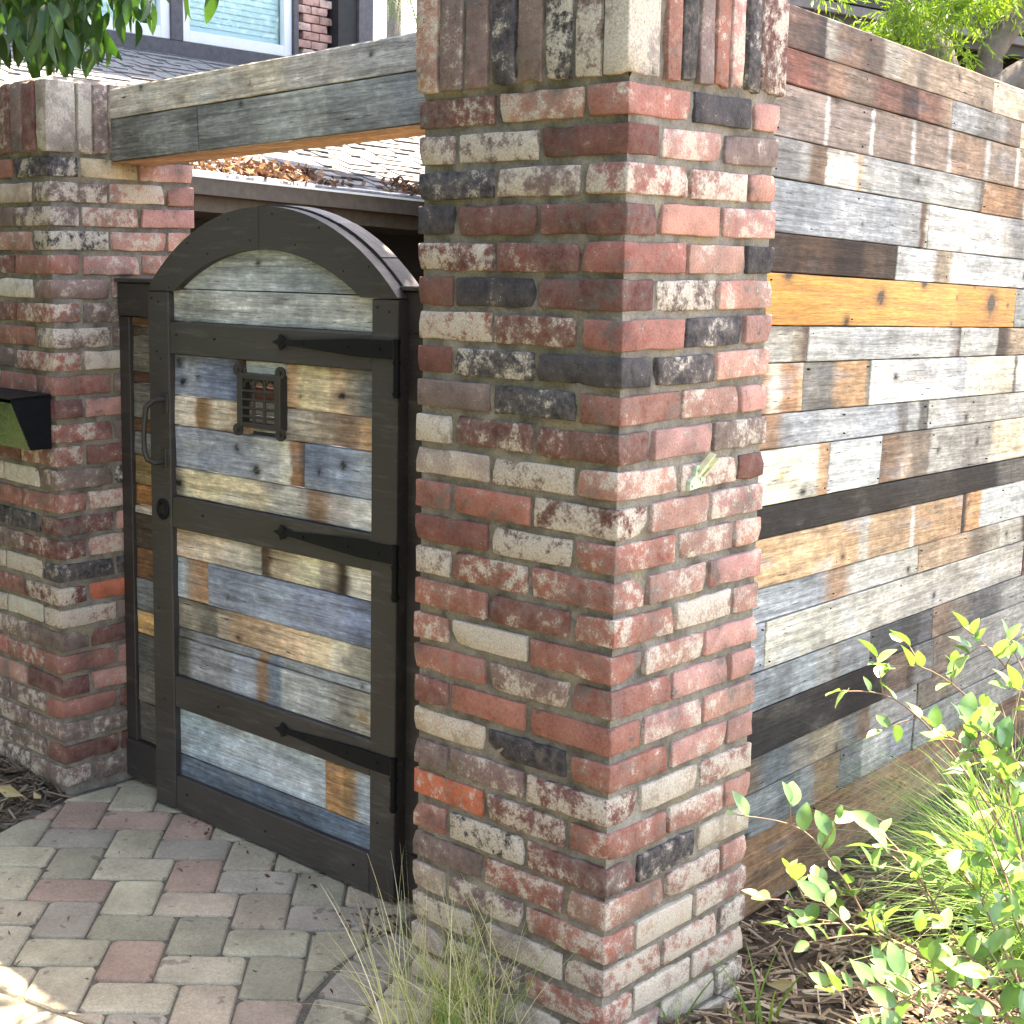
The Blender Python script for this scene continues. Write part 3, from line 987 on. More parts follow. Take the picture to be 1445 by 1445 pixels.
# ------------------------------------------------------------------ board fence on the right
fence = thing('board_fence', 'long fence of mismatched reclaimed boards with one bright orange board, right of the near pillar', 'fence')
FU = Vector((-.067, .9972, -.032)).normalized(); FN = FU.cross(Vector((0, 0, 1))).normalized(); FV = FN.cross(FU)
fm = Matrix((FU, -FN, FV)).transposed().to_4x4()
fm.translation = Vector((-.18, .504, 1.95))
fence.matrix_world = fm
FEND = 3.7
rf = random.Random(4)
FPAL = ['a8a49a', '8c9298', 'b49468', '7a6a58', 'c4beb0', '8e8478', '5c5048', 'b0b0aa', 'a07a50']
nails = MB()
for ri, (w0, w1, rowb) in enumerate(FENCE):
    starts = [b[0][0] for b in rowb]
    if ri < 19:
        x = max(2.55, starts[-1] + .5) + rf.uniform(0, .3)
        while x < FEND - .15:
            rowb = rowb + [[(x, rf.choice(FPAL)), (x + .3, rf.choice(FPAL))]]
            x += rf.uniform(.4, .9)
        starts = [b[0][0] for b in rowb]
    for bi, st in enumerate(rowb):
        s0 = starts[bi]; s1 = starts[bi + 1] if bi + 1 < len(starts) else FEND
        kn = None; mt = M['wood']; yo = 0.0; th = .019
        if ri == 6 and bi == 0:
            mt = M['stained']; yo = -.004
            kn = [(.416, -.346, .014, KN), (.945, -.387, .020, KN), (1.226, -.345, .015, KN), (1.757, -.391, .032, KN), (.751, -.450, .014, KN),
                  (1.476, -.379, .005, KN), (1.449, -.455, .005, KN), (1.609, -.343, .006, KN), (1.90, -.395, .007, KN)]
        if ri == 10 and bi == 0:
            kn = [(.57, -.869, .009, (.02, .016, .012)), (.45, -.82, .008, (.6, .42, .2))]
        if ri == 2:
            kn = [(.62, .082, .014, (.08, .06, .05)), (.60, .088, .008, (.02, .02, .02))]
        if ri == 19:
            yo = .010; th = .04; 
        obn = 'kickboard' if ri == 19 else 'board'
        o = board(obn, fence, mt, s0, s1, w0, w1, yo, th, st, kn, .008 if s0 < 2.3 else .03, gain=.74 if (ri == 6 and bi == 0) else (.84 if ri < 8 else (1.4 if ri == 19 else 1.04)), sat=.92 if (ri == 6 and bi == 0) else .64, calm=.25 if (ri == 6 and bi == 0) else 1.0)  # lower rows get a lighter colour to offset the shade near the ground
        if ri == 6 and bi == 0:
            o['label'] = 'bright orange stained pine board with dark knots'
        # nails near the ends and along the board
        if s0 < 2.4:
            sp = [s0 + .02, s1 - .02] + [s0 + q for q in (.35, .8) if s0 + q < s1 - .1]
            for q in sp:
                for ww in (w0 + .018, w1 - .018):
                    if rf.random() < .55 and q < 2.5:
                        qq = q + rf.uniform(-.006, .006)
                        nails.tube([(qq, -.0032 + yo, ww), (qq, .004 + yo, ww)], rf.uniform(.0014, .0026), 6)
no = nails.build('nail_heads', M['hole'], fence); no['kind'] = 'stuff'
# posts and back boards so that the fence has a back
for q in (.04, 1.25, 2.45, 3.62):
    MB().box(q, q + .085, .022, .11, -1.97, .2, .004).build('post', M['fascia'], fence)
MB().box(-.02, FEND, .10, .122, -1.75, .24, .003).build('back_skin', M['fascia'], fence)
MB().box(-.02, FEND, .0205, .0995, .19, .225, .002).build('top_rail', M['fascia'], fence)

# ------------------------------------------------------------------ gate
GA = R_(1.108)
GG = 1.35
gate = thing('arched_gate', 'arch-topped dark framed gate with reclaimed grey and tan boards between the brick pillars', 'gate', (-1.883, .282, .005), (0, 0, GA))
DP = M['dark_paint']
GW, SP = .998, 1.522
def outer(u):
    return 1.077 + math.sqrt(max(0, .6705 ** 2 - (u - .499) ** 2))
def gbox(name, x0, x1, y0, y1, z0, z1, b=.003, mat=None, parent=gate):
    return MB().box(x0, x1, y0, y1, z0, z1, b).build(name, mat or DP, parent)
gbox('stile', 0, .096, -.003, .04, 0, SP - .002)
gbox('stile', .909, GW, -.003, .04, 0, SP - .002)
for z0, z1 in ((1.345, 1.435), (.847, .938), (.314, .408), (0.0, .105)):
    gbox('rail', .0975, .9075, -.001, .038, z0, z1)
# arch: two front boards and a thicker capped back ring
def arch_poly(u0, u1, ro, ri_c, ri, n=18, rout=None):
    P = []
    for i in range(n + 1):
        u = u0 + (u1 - u0) * i / n
        P.append((u, 1.077 + math.sqrt(max(0, ro * ro - (u - .499) ** 2))))
    Q = []
    for i in range(n + 1):
        u = u1 + (u0 - u1) * i / n
        d = ri * ri - (u - .499) ** 2
        z = ri_c + math.sqrt(d) if d > 0 else 0
        Q.append((u, max(z, SP)))
    return P + Q
def arch_board(u0, u1, y0, y1, ro, name, b=0.0):
    # strip of quads so that the curved shape stays clean
    n = 16
    m = MB()
    for i in range(n):
        a = u0 + (u1 - u0) * i / n; c = u0 + (u1 - u0) * (i + 1) / n
        def zo(u): return 1.077 + math.sqrt(max(0, ro * ro - (u - .499) ** 2))
        def zi(u):
            d = .665 ** 2 - (u - .499) ** 2
            z = .972 + math.sqrt(max(0, d))
            return max(z, SP)
        q = [(a, zi(a)), (c, zi(c)), (c, zo(c)), (a, zo(a))]
        vs = [(p[0], y0, p[1]) for p in q] + [(p[0], y1, p[1]) for p in q]
        fs = [(0, 1, 2, 3), (7, 6, 5, 4), (3, 2, 6, 7), (0, 4, 5, 1)]
        if i == 0:
            fs.append((0, 3, 7, 4))
        if i == n - 1:
            fs.append((1, 5, 6, 2))
        m.add(vs, fs)
    o = m.build(name, DP, gate)
    bm = bmesh.new(); bm.from_mesh(o.data); bmesh.ops.remove_doubles(bm, verts=bm.verts[:], dist=1e-5)
    bmesh.ops.recalc_face_normals(bm, faces=bm.faces[:]); bm.to_mesh(o.data); bm.free()
    return o
arch_board(0.0, .4905, -.004, .030, .6705, 'arch_board')
arch_board(.4925, GW, -.004, .030, .6705, 'arch_board')
arch_board(0.004, GW - .004, .034, .066, .664, 'arch_core')
# cap boards bent over the arch, butted end to end
us = [0.0, .26, .51, .75, .90, GW]
for i in range(len(us) - 1):
    a, c = us[i] + .0012, us[i + 1] - .0012
    m = MB()
    N = 8
    lift = .0045 + .0012 * (i % 2)
    ring = []
    for q in range(N + 1):
        u = a + (c - a) * q / N
        z = 1.077 + math.sqrt(max(0, .6705 ** 2 - (u - .499) ** 2))
        nn = Vector((u - .499, z - 1.077)).normalized()
        for (y, l) in ((.036, -.004), (.092, -.004), (.092, lift), (.036, lift)):
            ring.append((u + nn.x * l, y, z + nn.y * l))
    fs = []
    for q in range(N):
        for e in range(4):
            f0 = q * 4 + e; f1 = q * 4 + (e + 1) % 4
            fs.append((f0, f1, f1 + 4, f0 + 4))
    fs += [(3, 2, 1, 0), tuple(N * 4 + e for e in range(4))]
    m.add(ring, fs)
    m.build('cap_board', DP, gate)
# boards
def cols(*a):
    return list(a)
gtop = lambda s: outer(s) - .012
GB = [
 (1.527, 1.66, [[(.06, '8c99a4'), (.3, '98a4ae'), (.55, '8796a2'), (.80, '98a0a6'), (.842, 'a8683c')]]),
 (1.436, 1.527, [[(.06, 'a4a9a8'), (.13, '8c918e'), (.28, 'a8aeb0'), (.5, '9ea6aa'), (.7, 'b0b5b6'), (.86, '9ca2a2')]]),
 (1.228, 1.346, [[(.09, '75859f'), (.22, '64769a'), (.345, '586890'), (.375, '5a463c')], [(.405, 'c4c8cc')], [(.572, 'cf9f6c'), (.62, 'e0b888'), (.74, 'c8a47c'), (.80, '8c8072'), (.85, '5f6468')]]),
 (1.143, 1.228, [[(.09, 'cabcae'), (.165, 'c8b8a8'), (.195, '8a6234'), (.255, 'bcaa94'), (.36, 'ae8c74')], [(.572, 'a89c8c'), (.68, '9a8974'), (.76, '8a6c54'), (.85, 'b88c5c')]]),
 (1.022, 1.143, [[(.09, '8e9cb2'), (.2, '7d8ca6'), (.34, '8694ac'), (.45, 'aab0bc'), (.55, 'd2c8bc'), (.590, 'a06c42'), (.625, '6a4c38')], [(.642, '667a9a'), (.74, '7488a8'), (.83, '8c9ab0')]]),
 (.938, 1.022, [[(.09, '8c8474'), (.13, 'd2bd92'), (.40, 'c8b898'), (.5, 'a8a8a4'), (.62, '989490'), (.655, '8a6a52'), (.735, 'a09ca0'), (.82, 'b6babe')]]),
 (.762, .848, [[(.075, 'c4a282'), (.16, 'bca894'), (.33, 'aaa498'), (.43, '9a968c')], [(.468, '5c4430'), (.51, 'a8947a'), (.60, 'd8c4a2'), (.70, '988e7e'), (.765, '3a2e26'), (.812, 'cac6be')]]),
 (.640, .762, [[(.075, '98aabc'), (.135, '9a8676'), (.165, 'a87a54')], [(.236, '74849f'), (.40, '8496b4'), (.6, '7b8db0'), (.8, '7086b2')]]),
 (.551, .640, [[(.075, '8c8474'), (.19, '66625a'), (.27, '9a8c7a'), (.33, 'b08c68'), (.45, 'cca882'), (.65, 'd2b68e'), (.74, 'c2baa6'), (.82, '88867c')]]),
 (.522, .551, [[(.075, '5c5c58'), (.16, '737b84'), (.43, '7f8a9a'), (.455, '8a6642'), (.495, '60728a'), (.55, '838e98')]]),
 (.407, .522, [[(.075, '56564f'), (.15, '7a828c'), (.34, '8a98ae'), (.445, '8a6642'), (.492, '60748a'), (.55, '929c9f'), (.75, '84847c'), (.84, '989488')]]),
 (.168, .315, [[(.06, '86a0b4'), (.28, '96acc0'), (.45, 'a0b4c6'), (.68, '96a8b8')], [(.722, 'bc8038'), (.79, '96703c'), (.842, '92a4b8')]]),
 (.103, .168, [[(.06, '3a322e'), (.10, '52687e'), (.4, '485e76'), (.7, '546c86')]]),
]
gn = MB()
for z0, z1, bl in GB:
    st0 = [b[0][0] for b in bl]
    for i, st in enumerate(bl):
        s0 = st0[i]; s1 = st0[i + 1] if i + 1 < len(bl) else .94
        zz0, zz1 = z0, z1
        if z1 == 1.346 and i == 1:
            zz0 = 1.305
        if z1 == 1.228 and i == 0:
            s1 = .416
        kn = None
        if z1 == .408 + .114:
            pass
        if z0 == 1.022 and i == 0:
            kn = [(.37, 1.10, .010, (.035, .03, .03)), (.45, 1.05, .013, (.06, .055, .055))]
        if z0 == 1.022 and i == 1:
            kn = [(.79, 1.10, .012, (.04, .04, .045)), (.70, 1.07, .009, (.04, .04, .045))]
        if z0 == 1.228 and i == 0:
            kn = [(.13, 1.27, .011, (.03, .033, .04)), (.115, 1.32, .012, (.06, .06, .07)), (.2, 1.285, .007, (.04, .04, .05))]
        if z0 == 1.228 and i == 2:
            kn = [(.785, 1.272, .013, (.05, .04, .035)), (.63, 1.262, .004, (.25, .14, .06))]
        if z0 == .938:
            kn = [(.105, .975, .014, (.02, .018, .016))]
        if z0 == .407:
            kn = [(.868, .455, .014, (.34, .24, .14)), (.568, .482, .008, (.35, .32, .27))]
        if z0 == .551:
            kn = [(.80, .585, .018, (.32, .31, .27)), (.365, .568, .010, (.05, .035, .03))]
        board('board', gate, M['wood'], s0, s1, zz0, zz1, .018, .018, st, kn, .008, GG, gtop if z1 > 1.6 else None, sat=.66)
# dark screw heads on the frame
rg = random.Random(12)
for (u, z) in [(.02, 1.50), (.05, 1.49), (.04, 1.35), (.06, 1.33), (.93, 1.50), (.97, 1.49), (.92, .885), (.94, .2), (.03, .6), (.05, .33)] + \
        [(.1 + .8 * i / 9, outer(.1 + .8 * i / 9) - (.018 if i % 2 else .085)) for i in range(10)] + \
        [(.13, 1.40), (.30, 1.395), (.85, 1.40), (.24, .90), (.86, .89), (.30, .36), (.15, .06), (.5, .05), (.85, .06)]:
    gn.tube([(u, -.0045, z), (u, .002, z)], .0032, 7)
gno = gn.build('screw_heads', M['hole'], gate); gno['kind'] = 'stuff'

# strap hinges with spear tips
def strap(z, u0=.565, u1=.992):
    h = []
    up = [(u0 - .018, 0), (u0 - .004, .005), (u0 + .006, .009), (u0 + .012, .0205), (u0 + .022, .016), (u0 + .032, .0065), (u0 + .06, .0075), (u1 - .19, .0185), (u1 - .12, .0225), (u1, .0225)]
    poly = [(u, z + dz) for u, dz in up] + [(u, z - dz) for u, dz in reversed(up) if dz > 0]
    m = MB(); m.prism(poly, -.0095, -.0045)
    o = m.build('strap_hinge', M['iron'], gate)
    k = MB()
    k.tube([(u1 + .006, -.006, z - .115), (u1 + .006, -.006, z + .026)], .0085, 10)
    for dz in (-.105, -.03, .02):
        k.tube([(u1 + .006, -.006, z + dz - .004), (u1 + .006, -.006, z + dz + .004)], .0105, 10)
    k.build('hinge_barrel', M['iron'], o)
    b = MB()
    for u in (u0 + .02, u0 + .10, u1 - .16, u1 - .05):
        b.tube([(u, -.0115, z), (u, -.009, z)], .0042, 8)
    b.build('hinge_bolts', M['iron'], o)
    return o
strap(1.400); strap(.900); strap(.360)

# pull handle
h = MB()
h.box(.062, .090, -.008, -.002, 1.175, 1.232, .003).box(.054, .080, -.008, -.002, 1.018, 1.075, .003)
h.tube([(.074, -.004, 1.215), (.066, -.036, 1.213), (.052, -.052, 1.195), (.046, -.055, 1.15), (.044, -.056, 1.11), (.044, -.055, 1.07), (.050, -.050, 1.045), (.060, -.030, 1.034), (.067, -.004, 1.036)],
       [.008, .009, .009, .0085, .0075, .0085, .009, .009, .008], 8)
h.build('pull_handle', M['bronze'], gate, smooth=False)
# lock bore with an iron ring
m = MB()
n = 20
vs = []; fs = []
for i in range(n):
    a = 2 * math.pi * i / n
    for r, y in ((.0265, -.004), (.0265, -.010), (.018, -.011), (.016, -.004), (.015, .012)):
        vs.append((.061 + r * math.cos(a), y, .897 + r * 1.15 * math.sin(a)))
for i in range(n):
    for q in range(4):
        a = i * 5 + q; b = ((i + 1) % n) * 5 + q
        fs.append((a, b, b + 1, a + 1))
m.add(vs, fs)
m.build('lock_ring', M['iron'], gate, smooth=True)
MB().tube([(.061, -.006, .897), (.061, .004, .897)], .0165, 16).build('lock_core', M['hole'], gate)

# speakeasy grille in front of a small opening
gx0, gx1, gz0, gz1 = .412, .572, 1.168, 1.312
gr_ = MB()
gr_.box(gx0 - .008, gx0 + .014, -.012, .016, gz0, gz1, .002).box(gx1 - .016, gx1 + .008, -.012, .016, gz0, gz1, .002)
gr_.box(gx0 + .0145, gx1 - .0165, -.012, .016, gz1 - .016, gz1, .002).box(gx0 + .0145, gx1 - .0165, -.012, .016, gz0, gz0 + .013, .002)
grille = gr_.build('grille', M['bronze'], gate)
for (u, z) in ((gx0 - .006, gz1 + .008), (gx1 + .006, gz1 + .008), (gx0 - .008, gz0 - .010), (gx1 + .006, gz0 - .010)):
    t_ = MB()
    t_.prism([(u + .019 * math.cos(a), z + .017 * math.sin(a)) for a in [2 * math.pi * i / 10 for i in range(10)]], -.010, -.004)
    t_.tube([(u, -.014, z), (u, -.009, z)], .006, 8)
    t_.build('corner_rosette', M['bronze'], grille)
iw = (gx1 - .016) - (gx0 + .014)
for i in range(1, 3):
    u = gx0 + .014 + iw * i / 3
    MB().tube([(u, -.006, gz0 + .01), (u, -.006, gz1 - .014)], .0042, 7).build('vertical_bar', M['bronze'], grille)
for i in range(3):
    ua = gx0 + .014 + iw * i / 3; ub = ua + iw / 3; uc = (ua + ub) / 2; rr = iw / 6 - .002
    MB().tube([(uc + rr * math.cos(a), -.005, gz1 - .037 + rr * .95 * math.sin(a)) for a in [math.pi * q / 8 for q in range(9)]], .0036, 6).build('bar_arch', M['bronze'], grille)
for i in range(1, 5):
    z = gz0 + .006 + (gz1 - gz0 - .03) * i / 5
    MB().tube([(gx0 + .005, -.0085, z), (gx1 - .008, -.0085, z)], .0038, 7).build('crossbar', M['bronze'], grille)
# hatch behind the grille
for i, (z0, z1, c) in enumerate(((1.150, 1.195, '8c8a86'), (1.196, 1.236, '9a948c'), (1.237, 1.272, '7a4a40'), (1.273, 1.325, 'c8a890'))):
    board('hatch_board', gate, M['wood'], .395, .592, z0, z1, .038, .012, [(.39, c)], [], .012, GG)

# ------------------------------------------------------------------ fixed side panels of the gateway
PB = [(1.442, '6a4c30'), (1.405, '46362a'), (1.375, '6e6a60'), (1.27, '5a3c2a'), (1.235, '6c6e68'), (1.13, '6a4830'), (1.09, '74787a'), (1.02, '857248'), (.93, '9c6830'),
      (.865, 'c4bca8'), (.84, '4c423a'), (.735, '7a5636'), (.64, '6e7880'), (.54, 'caa060'), (.465, '565856'), (.36, '6c6a64'), (.25, '5c5a56'), (.125, '565450')]
def side_panel(label, x0, x1, seed, sl, sr):
    root = thing('side_panel', label, 'gate panel', (x0, .338, .012), group='fixed panels beside the gate')
    w = x1 - x0
    rnd = random.Random(seed)
    MB().box(0, sl, 0, .045, .122, 1.432, .002).build('stile', DP, root)
    MB().box(w - sr, w, 0, .045, .122, 1.432, .002).build('stile', DP, root)
    MB().box(-.003, w + .003, -.003, .05, 1.434, 1.532, .003).build('rail', DP, root)
    MB().box(-.003, w + .003, -.003, .05, 0, .12, .003).build('rail', DP, root)
    MB().box(-.006, w + .006, -.012, .06, 1.5335, 1.545, .002).build('rail_cap', DP, root)
    for (zt, c), (zb, _) in zip(PB, PB[1:]):
        if zb < .13:
            zb = .122
        cc = c if seed == 1 else rnd.choice(FPAL)
        board('board', root, M['wood'], sl - .01, w - sr + .01, zb, min(zt, 1.433), .014, .016, [(0, cc), (rnd.uniform(.1, .2), rnd.choice([cc, '6a5a48']))], None, .012, 1.3)
    return root
side_panel('narrow dark framed board panel between the far brick pillar and the arched gate', -2.118, -1.845, 1, .052, .05)
side_panel('narrow dark framed board panel on the hinge side, mostly hidden behind the near pillar', -.902, -.5265, 2, .06, .05)

# ------------------------------------------------------------------ beam over the gate
beam = thing('header_beam', 'weathered grey board-clad beam spanning the two brick pillars above the gate', 'beam', (-2.119, .322, 1.892), (0, R_(-1.65), 0))
BL = 1.594
BGN = 1.35
board('board', beam, M['wood'], 0, BL, .125, .212, 0, .018, [(0, 'b4aa9e'), (.25, 'bcb2a6'), (.5, 'a89c90'), (.65, 'b4a898'), (.8, 'a8a09c'), (1.05, 'a09ea0'), (1.3, 'a8a8ae')], [(.66, .158, .008, (.12, .09, .07)), (.36, .15, .014, (.35, .28, .2)), (1.12, .18, .006, (.03, .03, .03)), (.17, .20, .006, (.02, .02, .02))], .008, BGN)
board('board', beam, M['wood'], 0, .425, .003, .125, -.003, .018, [(0, '6c6e6c'), (.2, '767878'), (.38, '64686a')], [], .008, BGN)
board('board', beam, M['wood'], .425, BL, .003, .125, 0, .018, [(.425, '767a7c'), (.7, '8e9294'), (.95, '80868c'), (1.2, '747c88'), (1.4, '888e94')], [(.62, .112, .006, (.03, .03, .03))], .008, BGN)
MB().box(0, BL, .0185, .150, .022, .208, 0).build('core', M['fascia'], beam)
# underside and top boards
def flat_board(name, parent, x0, x1, y0, y1, z0, z1, stops, gain, flip):
    o = board(name, parent, M['wood'], x0, x1, 0, y1 - y0, 0, z1 - z0, stops, [], .012, gain)
    cx = (x0 + x1) / 2
    if flip:     # front faces down
        o.rotation_euler = (R_(90), 0, 0)
        o.location = (cx, (y0 + y1) / 2, z0)
    else:
        o.rotation_euler = (R_(-90), 0, 0)
        o.location = (cx, (y0 + y1) / 2, z1)
    return o
flat_board('soffit_board', beam, 0, BL, .0, .170, .0, .0, [(0, '8c6448'), (.3, 'a47c5c'), (.9, 'b08460'), (1.3, 'a87c60')], 1.1, True)
flat_board('top_board', beam, 0, BL, .0, .170, .2125, .2125, [(0, 'a8a294'), (.8, '9c9a94')], 1.1, False)
board('back_board', beam, M['wood'], 0, BL, .003, .212, .151, .018, [(0, '8c8a84'), (.8, '7c7a74')], [], .03)

# ------------------------------------------------------------------ mailbox on the left pillar
mb = thing('mailbox', 'black metal wall mailbox with polished front on the far brick pillar', 'mailbox', (-2.141 - .21, .112, 1.06))
def mprof(dy=0, e=0):
    return [(.0, .0 + e), (-.070 - dy, .0 + e), (-.129 - dy, .148 - e), (0, .156 - e)]
MBX = .21
body = MB()
poly = [(0, 0), (-.068, 0), (-.126, .142), (-.127, .150), (0, .156)]
body.prism(poly, -MBX, -MBX + .004, 'x').prism(poly, MBX - .004, MBX, 'x')
body.box(-MBX + .0045, MBX - .0045, -.068, -.001, 0, .003).box(-MBX + .0045, MBX - .0045, -.004, -.001, .0035, .152)
body.build('body', M['iron'], mb)
lid = MB()
lid.add([(-MBX - .003, .0, .158), (MBX + .003, .0, .158), (MBX + .003, -.131, .152), (-MBX - .003, -.131, .152), (-MBX - .003, .0, .1615), (MBX + .003, .0, .1615), (MBX + .003, -.132, .1555), (-MBX - .003, -.132, .1555)],
        [(0, 1, 2, 3), (7, 6, 5, 4), (0, 4, 5, 1), (1, 5, 6, 2), (2, 6, 7, 3), (3, 7, 4, 0)])
lid.build('lid', M['iron'], mb)
fp = MB()
a0 = Vector((0, -.0685, .002)); a1 = Vector((0, -.1255, .143)); nn = Vector((0, -(a1 - a0).z, (a1 - a0).y)).normalized()
q = [a0, a1, a1 + nn * .003, a0 + nn * .003]
fp.add([(-MBX + .001, p.y, p.z) for p in q] + [(MBX - .001, p.y, p.z) for p in q], [(0, 1, 2, 3), (7, 6, 5, 4), (0, 4, 5, 1), (1, 5, 6, 2), (2, 6, 7, 3), (3, 7, 4, 0)])
fp.build('front_panel', M['mirror'], mb)

# ------------------------------------------------------------------ small flag bracket on the near pillar
fb = thing('flag_bracket', 'small pale green and yellow metal pole bracket screwed to the near pillar', 'bracket', (.0, .247, 1.203))
fb.scale = (.8, .8, .8)
p = MB()
p.prism([(-.036, -.028), (.030, -.022), (.031, -.004), (.018, .004), (.014, .030), (-.010, .030), (-.014, .006), (-.034, -.006)], .001, .012, 'x')
p.build('base_plate', M['pgreen'], fb)
tb = MB()
d = Vector((.30, .62, .75)).normalized(); s_ = Vector((0, -d.z, d.y)).normalized(); u_ = d.cross(s_)
o0 = Vector((.012, .006, .010))
def chan(a, b, w, hh, mbx):
    pts = []
    for t in (a, b):
        for (i, j) in ((-w, -hh), (w, -hh), (w, hh), (w - .003, hh), (w - .003, -hh + .003), (-w + .003, -hh + .003), (-w + .003, hh), (-w, hh)):
            pts.append(o0 + d * t + s_ * i + u_ * j)
    n = 8
    fs = [(0, 1, 4, 5), (1, 2, 3, 4), (0, 5, 6, 7), (13, 12, 9, 8), (12, 11, 10, 9), (15, 14, 13, 8)]
    for i in range(n):
        j = (i + 1) % n
        fs.append((i, i + n, j + n, j))
    mbx.add(pts, fs)
chan(0, .058, .0115, .009, tb)
tb.build('socket', M['brass'], fb)
nb = MB(); nb.tube([o0 - d * .012 + s_ * .002, o0 + d * .03], .006, 8)
nb.build('knuckle', M['brass'], fb)
for (y, z) in ((-.026, -.018), (.020, -.013), (-.002, .018), (.008, -.004)):
    MB().tube([(.012, y, z), (.0155, y, z)], .0036, 8).build('screw', M['screw'], fb)

# ------------------------------------------------------------------ house behind the gate
HH = Vector((-.067, .9977, 0)).normalized(); HN = Vector((HH.y, -HH.x, 0))      # along the wall, out of the wall
H0 = Vector((-8.65, 5.692, 0))
house = thing('house', 'brick house with white framed windows and a grey shingled lower roof behind the gate', 'house')
hm = Matrix((HH, -HN, Vector((0, 0, 1)))).transposed().to_4x4()
hm.translation = H0
house.matrix_world = hm
# local: x along wall to the right, -y towards the camera, z up
def hb(name, x0, x1, y0, y1, z0, z1, mat, parent=house, b=0.0):
    return MB().box(x0, x1, y0, y1, z0, z1, b).build(name, mat, parent)
ZJ = 3.27                       # roof meets the wall
wall = hb('wall', -6.5, 1.93, .13, .45, 0, 5.6, M['mortar'])
hb('trim_band', -6.5, .945, -.02, .128, ZJ - .1, 3.40, M['trim'])
hb('mullion', -.462, -.341, -.025, .127, 3.402, 5.2, M['trim'])
hb('corner_post', 1.48, 1.73, -.06, .127, 2.9, 5.6, M['darkwall'])
hb('corner_trim', 1.735, 1.93, -.085, .127, 2.9, 5.6, M['trim'])
hb('window_trim', .945, 1.0, -.03, .127, 3.2, 5.2, M['trim'])
hb('window_header', -6.5, .945, -.02, .128, 5.202, 5.5, M['trim'])
hb('upper_eave', -6.9, 2.25, -.32, .6, 5.61, 5.80, M['fascia'])
rr_ = random.Random(3)
bme = [brick_mesh(.205, .1, .066, 700 + i) for i in range(5)]
for r in range(40):
    z = 2.98 + r * .0765
    if z > 5.4:
        break
    x = 1.005 + (0 if r % 2 else -.108)
    while x < 1.47:
        c = rr_.choice([(.50, .29, .24), (.54, .33, .28), (.45, .25, .2), (.56, .38, .32)])
        if x + .1 > 1.0 and x < 1.42:
            obj('wall_brick', bme[rr_.randint(0, 4)], M['brick'], wall, loc=(x + .1, .075, z + .035), color=(*c, .25))
        x += .2165
def window(x0, x1, z0, z1):
    w = MB()
    f = .095
    w.box(x0, x0 + f, .0, .06, z0, z1, .004).box(x1 - f, x1, .0, .06, z0, z1, .004)
    w.box(x0 + f, x1 - f, .002, .058, z0, z0 + f, .004).box(x0 + f, x1 - f, .002, .058, z1 - f, z1, .004)
    o = w.build('window', M['white'], house)
    MB().add([(x0 + f, .035, z0 + f), (x1 - f, .035, z0 + f), (x1 - f, .035, z1 - f), (x0 + f, .035, z1 - f)], [(0, 1, 2, 3)]).build('pane', M['glass'], o)
    sl = MB()
    z = z0 + f + .01
    while z < z1 - f:
        sl.add([(x0 + f, .076, z), (x1 - f, .076, z), (x1 - f, .082, z + .052), (x0 + f, .082, z + .052)], [(0, 1, 2, 3)])
        z += .05
    b = sl.build('blind', M['blind'], o)
    MB().box(x0 + .02, x1 - .02, .10, .125, z0 + .02, z1 - .02).build('back', M['blind'], o)
    return o
window(-1.95, -.462, 3.405, 5.2)
window(-.341, .943, 3.405, 5.2)
window(-3.6, -2.1, 3.405, 5.2)
# lower roof: eave 2.95 m out, a little lower to the right
def eave_z(x):
    return 2.105 - .036 * (x + 2.73)
def roof_pt(x, t, lift=0.0):
    """t = 0 at the eave, 1 at the wall"""
    z = eave_z(x) * (1 - t) + ZJ * t
    return Vector((x, -2.95 + t * 2.93, z + lift))
roof = MB()
X0, X1 = -6.4, 3.4
for i in range(28):
    xa = X0 + (X1 - X0) * i / 28; xb = X0 + (X1 - X0) * (i + 1) / 28
    for q in range(4):
        ta, tb2 = q / 4, (q + 1) / 4
        roof.add([roof_pt(xa, ta), roof_pt(xb, ta), roof_pt(xb, tb2), roof_pt(xa, tb2)], [(0, 1, 2, 3)])
roof.add([roof_pt(X0, 0, -.04), roof_pt(X1, 0, -.04), roof_pt(X1, 1, -.04), roof_pt(X0, 1, -.04)], [(0, 1, 2, 3)])
rf_o = roof.build('roof', M['fascia'], house)
slope = (roof_pt(-2, 1) - roof_pt(-2, 0)).length
NR = int(slope / .115)
rs = random.Random(9)
# one shingle: a tab with a thick butt edge
def shingle_verts(x, w, t0, t1, th):
    n = Vector((0, -.37, .93)).normalized()
    p = [roof_pt(x, t0), roof_pt(x + w, t0), roof_pt(x + w, t1), roof_pt(x, t1)]
    top = [p[0] + n * (th + .004), p[1] + n * (th + .004), p[2] + n * .005, p[3] + n * .005]
    bot = [q + n * .001 for q in p]
    return bot + top, [(4, 5, 6, 7), (0, 1, 5, 4), (1, 2, 6, 5), (3, 0, 4, 7)]
